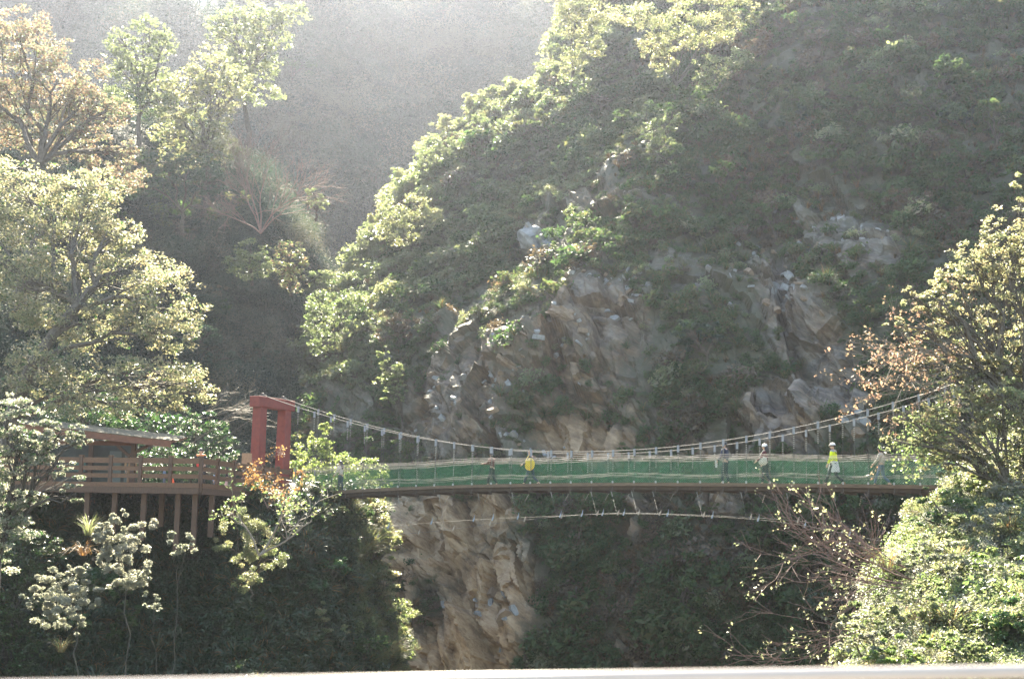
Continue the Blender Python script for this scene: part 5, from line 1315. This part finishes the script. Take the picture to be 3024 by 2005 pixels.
def person(label, loc, heading, h=1.68, stride=.3, lean=.05, top=('navy', (.03, .04, .08)), low=('dark jeans', (.03, .04, .07)), shoe=('dark shoe', (.04, .03, .03)), hair='short', hat=None,
           arms=((.15, .35), (-.15, .3)), look=0.0, female=False, extras=(), group=None, skirt=None, top_len=0.0):
    """x forward, y left, z up; arms = (swing, elbow bend) for left and right; stride = half the step as a fraction of leg length"""
    k = h * 1.05 / 1.70
    root = empty('person', loc, label, 'person', group, heading)
    V = lambda *a: np.array(a, float)
    hipz, shz = .90, 1.40
    L = .84
    ang = math.asin(min(.6, stride))
    hipc = V(0, 0, hipz - (1 - math.cos(ang)) * L * .8)
    chest = hipc + V(lean * .35, 0, .36); neck = hipc + V(lean * .55, 0, .54); headc = neck + V(.03 + lean * .05, 0, .145)
    sw = .175 if female else .20
    sho = {1: neck + V(-.005, sw, -.045), -1: neck + V(-.005, -sw, -.045)}
    legs = {}
    for sd, fw in ((1, 1), (-1, -1)):
        hp = hipc + V(0, sd * .09, -.02); a = ang * fw
        kb = .10 if fw > 0 else .55 * min(1, stride * 3)
        kn = hp + V(math.sin(a + kb * .5) * .42, 0, -math.cos(a + kb * .5) * .42)
        an = kn + V(math.sin(a - kb * .75) * .40, 0, -math.cos(a - kb * .75) * .40)
        legs[sd] = (hp, kn, an)
    low_an = min(legs[1][2][2], legs[-1][2][2]); dz = .085 - low_an
    def sh(p): return p + V(0, 0, dz)
    hipc, chest, neck, headc = map(sh, (hipc, chest, neck, headc)); sho = {s: sh(p) for s, p in sho.items()}; legs = {s: tuple(map(sh, t)) for s, t in legs.items()}
    armp = {}
    for sd, (swg, eb) in zip((1, -1), arms):
        s0_ = sho[sd]; el_ = s0_ + V(math.sin(swg) * .28, sd * .05, -math.cos(swg) * .28)
        wr = el_ + V(math.sin(swg + eb) * .25, -sd * .015, -math.cos(swg + eb) * .25); armp[sd] = (s0_, el_, wr)
    # body: one skinned figure
    vs_, ed, rd = [], [], []
    def add(p, r, par=None):
        vs_.append(p * k); rd.append(tuple(x * k for x in r) if hasattr(r, '__len__') else r * k)
        if par is not None: ed.append((par, len(vs_) - 1))
        return len(vs_) - 1
    pel = add(hipc, (.125, .095)); wa = add(hipc + (chest - hipc) * .45, (.115, .085), pel); ch = add(chest, (.135, .10), wa); ub = add(neck - V(0, 0, .06), (.10, .075), ch)
    nk = add(neck + V(.005, 0, .03), .052, ub); jaw = add(headc + V(.012, 0, -.065), (.062, .066), nk); hd = add(headc + V(0, 0, .01), (.080, .095), jaw); tp_ = add(headc + V(-.008, 0, .085), (.060, .07), hd)
    add(headc + V(.115, 0, -.022), .012, hd)                       # nose
    for sd in (1, -1):
        add(headc + V(-.005, sd * .088, -.02), .014, hd)            # ears
        s0_, el_, wr = armp[sd]
        a0 = add(s0_, .060, ub); a1 = add(el_, .043, a0); a2 = add(wr, .029, a1); dr = (wr - el_) / np.linalg.norm(wr - el_)
        pm = add(wr + dr * .06, (.036, .018), a2)
        sdv = V(0, sd, 0)
        fwv = np.cross(sdv, dr); fwv = fwv / np.linalg.norm(fwv) * (1 if np.cross(sdv, dr)[0] > 0 else -1)
        for f_i, (o_, ln) in enumerate(((.028, .075), (.010, .085), (-.009, .08), (-.027, .06))):
            q = wr + dr * .085 + fwv * o_; m1 = add(q, .0095, pm); m2 = add(q + dr * ln * .5 - sdv * .008, .009, m1); add(q + dr * ln - sdv * .026, .007, m2)
        t0 = add(wr + dr * .035 + fwv * .036, .011, pm); add(wr + dr * .075 + fwv * .055 - sdv * .012, .009, t0)
        hp, kn, an = legs[sd]
        b0 = add(hp, .085, pel); b1 = add(hp * .5 + kn * .5, .070, b0); b2 = add(kn, .052, b1); b3 = add(kn * .6 + an * .4, .054, b2); b4 = add(an, .036, b3); add(an + V(.10, 0, -.05), (.035, .03), b4)
    link('body', skin_mesh('body', vs_, ed, rd, SKIN), root)
    for sd in (1, -1):
        v, f = ellipsoid((headc + V(.088, sd * .034, .012)) * k, (.010, .013, .009), 8, 5); mb = MB(); mb.add(v, f); mb.build('eye', EYE, root)
    # top with sleeves
    vs_, ed, rd = [], [], []
    pel = add(hipc + V(0, 0, .0 - top_len), (.150, .118)); wa = add(hipc + (chest - hipc) * .45, (.142, .108), pel); ch = add(chest, (.160, .122), wa); ub = add(neck - V(0, 0, .055), (.115, .09), ch); add(neck + V(.004, 0, .0), .066, ub)
    for sd in (1, -1):
        s0_, el_, wr = armp[sd]; a0 = add(s0_, .078, ub); a1 = add(el_, .060, a0); add(wr, .046, a1)
    link('jacket' if not female else 'shirt', skin_mesh('top', vs_, ed, rd, cloth(*top)), root)
    # trousers
    vs_, ed, rd = [], [], []
    pel = add(hipc + V(0, 0, .05), (.135, .105)); 
    for sd in (1, -1):
        hp, kn, an = legs[sd]; b0 = add(hp - V(0, 0, .03), .098, pel); b1 = add(hp * .45 + kn * .55, .084, b0); b2 = add(kn, .070, b1); add(an + V(0, 0, .02), .058, b2)
    link('trousers', skin_mesh('trousers', vs_, ed, rd, cloth(*low)), root)
    for sd in (1, -1):
        hp, kn, an = legs[sd]; tilt = -.55 if (an[2] - .085) > .04 else 0
        d = V(math.cos(tilt), 0, math.sin(tilt)); u = V(-math.sin(tilt), 0, math.cos(tilt)); c = an - u * .045
        vs_, ed, rd = [], [], []
        a0 = add(c - d * .05, (.042, .040)); a1 = add(c + d * .06, (.046, .034), a0); add(c + d * .155, (.042, .026), a1)
        link('shoe', skin_mesh('shoe', vs_, ed, rd, cloth(*shoe)), root)
    # hair
    mb = MB(); v, f = ellipsoid((headc + V(-.014, 0, .022)) * k, tuple(x * k for x in (.112, .100, .122)), 14, 8, -.15); mb.add(v, f)
    if hair == 'long':
        mb.tube([(headc + V(-.06, 0, .04)) * k, (headc + V(-.085, 0, -.08)) * k, (neck + V(-.10, 0, -.10)) * k, (neck + V(-.095, 0, -.22)) * k], [.085 * k, .092 * k, .085 * k, .04 * k], 10)
    elif hair == 'bob':
        mb.tube([(headc + V(-.03, 0, .05)) * k, (headc + V(-.045, 0, -.05)) * k, (headc + V(-.05, 0, -.12)) * k], [.105 * k, .108 * k, .07 * k], 10)
    mb.build('hair', HAIR, root, smooth=True)
    if hat:
        kind, hm = hat; mb = MB()
        v, f = ellipsoid((headc + V(-.01, 0, .045)) * k, tuple(x * k for x in (.122, .112, .115)), 14, 7, .05 if kind == 'cap' else -.25); mb.add(v, f)
        if kind == 'cap':
            n = 10; base = [(headc + V(.085 + .085 * math.sin(math.pi * i / n), .085 * math.cos(math.pi * i / n), .05 - .012 * math.sin(math.pi * i / n))) * k for i in range(n + 1)]
            mb.add([tuple(b) for b in base] + [tuple(b - V(0, 0, .012)) for b in base], [tuple(range(n + 1)), tuple(reversed(range(n + 1, 2 * n + 2)))] + [(i, i + n + 1, i + n + 2, i + 1) for i in range(n)])
        mb.build('hat', cloth(*hm), root, smooth=True)
    for ex in extras:
        e, c = ex[0], ex[1]
        mb = MB()
        if e == 'waist_cloth':                                       # cloth tied round the hips, hanging in front and behind
            n = 18; rows = 5; vv = []
            for j in range(rows + 1):
                t = j / rows
                for i in range(n):
                    a = 2 * math.pi * i / n; r = 1 + .12 * math.sin(a * 5 + j) * t
                    vv.append((hipc + V((.135 + .06 * t) * math.cos(a) * r - .02, (.165 + .02 * t) * math.sin(a) * r, .10 - .42 * t)) * k)
            mb.add(vv, [(j * n + i, j * n + (i + 1) % n, (j + 1) * n + (i + 1) % n, (j + 1) * n + i) for j in range(rows) for i in range(n)])
            mb.tube([(hipc + V(.14, .06, .06)) * k, (hipc + V(.21, .07, -.2)) * k, (hipc + V(.20, .08, -.55)) * k], [.02, .03, .035], 5)
            mb.build('waist_cloth', cloth(*c), root, smooth=True)
        elif e == 'bag':
            off = V(*ex[2]); sz = ex[3]
            v, f = ellipsoid((hipc + off) * k, sz, 14, 9); v = [(x, y, z + (.06 if z > (hipc + off)[2] * k else 0)) for x, y, z in v]; mb.add(v, f)
            bag = mb.build('bag', cloth(*c), root, smooth=True)
            s_, a_b = (sho[ex[4]] + V(0, 0, .075)) * k, (hipc + off + V(0, 0, .12)) * k
            MB().tube([s_, s_ * .45 + a_b * .55 + V(.10, ex[4] * .11, 0), a_b], .014, 5).build('strap', cloth(*c), bag)
        elif e == 'strap':
            MB().tube([(sho[1] + V(.02, -.05, .06)) * k, (chest + V(-.15, 0, .03)) * k, (hipc + V(-.13, -.12, .05)) * k], .018, 5).build('strap', cloth(*c), root)
        elif e == 'yoke':
            vs2 = vs_; vs_[:], ed[:], rd[:] = [], [], []
            a0 = add(neck - V(0, 0, .05), (.128, .10)); add(neck + V(.004, 0, .012), .068, a0)
            for sd in (1, -1): q = add(sho[sd], .083, a0); add(sho[sd] * .72 + armp[sd][1] * .28, .078, q)
            link('yoke', skin_mesh('yoke', vs_, ed, rd, cloth(*c)), root)
        elif e == 'paper':
            mb.box((armp[ex[2]][2] + V(.05, 0, -.12)) * k, (.02, .20, .30)); mb.build('paper', cloth(*c), root)
    return root
def walker(px, label, **kw):
    for _ in range(2): s, _z = s_of(px - 24, 1425)
    q = B(s, BW * .5, deck_z(s) - .055)
    return person(label, q, math.atan2(bd[1], bd[0]) + math.pi * (0 if bd[0] < 0 else 1), group='people walking on the bridge', **kw)
walker(1000, 'woman with long dark hair and cream top, alone near the gateway end of the bridge', h=1.50, stride=.10, top=('cream_knit', (.55, .48, .40)), low=('dark_jeans', (.03, .045, .065)), hair='long', female=True, arms=((.25, .5), (.2, .4)))
walker(1450, 'person with dark hair, dark red top and red shoes, just ahead of the yellow bag', h=1.52, stride=.26, top=('dark_red_top', (.12, .025, .022)), low=('black_trousers', (.018, .02, .025)), shoe=('red_shoe', (.55, .07, .05)), hair='bob', female=True, arms=((.5, 1.0), (.6, .9)))
walker(1566, 'person with a big yellow bag round the waist, tan cap and dark jeans', h=1.60, stride=.42, top=('brown_top', (.06, .038, .035)), low=('navy_jeans', (.028, .04, .065)), shoe=('tan_shoe', (.45, .30, .22)), hair='short', hat=('knit', ('tan_cap', (.35, .22, .15))), arms=((.3, .9), (.25, .7)), extras=(('bag', ('yellow_cloth', (.80, .55, .05)), (-.02, .20, .12), (.26, .13, .28), 1),))
walker(2145, 'man in a navy jacket and dark trousers carrying a white sheet', h=1.76, stride=.12, top=('navy_jacket', (.022, .028, .055)), low=('dark_blue_trousers', (.02, .03, .04)), hair='short', arms=((.2, .5), (-.1, .3)), extras=(('paper', ('white_paper', (.75, .75, .72)), 1),))
walker(2266, 'woman in a white knit hat and maroon jacket with a pale shoulder bag', h=1.66, stride=.16, top=('maroon_jacket', (.085, .014, .02)), low=('dark_grey_trousers', (.025, .032, .036)), hair='long', hat=('knit', ('white_knit', (.72, .70, .66))), female=True, arms=((.3, .7), (.1, .5)), extras=(('bag', ('pale_canvas', (.52, .48, .40)), (.06, .20, .06), (.20, .07, .17), 1),))
walker(2470, 'man in a bright yellow-green jacket and white cap, white cloth tied round his waist', h=1.74, stride=.40, top=('hi_vis_jacket', (.70, .80, .02)), low=('black_trousers', (.018, .02, .025)), shoe=('brown_shoe', (.35, .17, .07)), hat=('cap', ('white_cap', (.70, .66, .62))), arms=((.15, .3), (-.25, .35)), extras=(('yoke', ('grey_yoke', (.30, .30, .30))), ('waist_cloth', ('white_cloth', (.62, .61, .60))), ('strap', ('dark_strap', (.06, .05, .05)))))
walker(2612, 'person in beige top, blue jeans and dark cap, last in line on the bridge', h=1.60, stride=.36, top=('beige_top', (.42, .38, .31)), low=('blue_jeans', (.07, .12, .19)), shoe=('tan_shoe', (.45, .30, .22)), hair='bob', hat=('cap', ('dark_cap', (.04, .04, .045))), female=True, arms=((.3, .5), (-.2, .35)))
def stander(px, Y, label, heading, **kw):
    return person(label, pxy(px, Y, DKZ - .02), heading, group='people on the wooden deck', **kw)
stander(596, 66.0, 'person in a black jacket and orange scarf leaning on the deck railing', rad(-110), h=1.70, stride=.05, lean=.35, top=('black_jacket', (.016, .016, .018)), low=('black_trousers', (.018, .02, .025)), arms=((.5, .9), (.5, .9)), extras=(('yoke', ('orange_scarf', (.70, .26, .10))), ('bag', ('red_bag', (.60, .05, .04)), (.02, -.24, .10), (.09, .06, .12), -1)))
stander(382, 69.5, 'person in tan clothes standing beside the pavilion column', rad(-60), h=1.62, stride=.06, top=('tan_coat', (.36, .21, .11)), low=('tan_trousers', (.33, .20, .11)), hair='short')
stander(484, 68.5, 'child in a blue-grey coat crouched low behind the railing', rad(180), h=.95, stride=.05, top=('blue_grey_coat', (.12, .17, .24)), low=('grey_trousers', (.14, .15, .17)), hair='bob')
stander(632, 70.0, 'small child in a light blue top on the deck left of the gateway', rad(-20), h=.85, stride=.08, top=('light_blue_top', (.30, .42, .60)), low=('grey_trousers', (.14, .15, .17)), hair='bob')
stander(668, 70.6, 'child in a dark top with pale pink trousers near the gateway', rad(200), h=1.15, stride=.15, top=('dark_top', (.03, .028, .035)), low=('pale_pink_trousers', (.52, .36, .36)), hair='bob', female=True)
stander(716, 71.0, 'child in a dark red top with pink trousers right in front of the gateway', rad(10), h=1.2, stride=.1, top=('dark_red_top', (.12, .025, .022)), low=('pink_trousers', (.56, .32, .30)), hair='bob', female=True)
build_haze(float(max((o.matrix_world @ Vector(c)).z for o in scene.objects if o.type == 'MESH' for c in o.bound_box)) + 3)
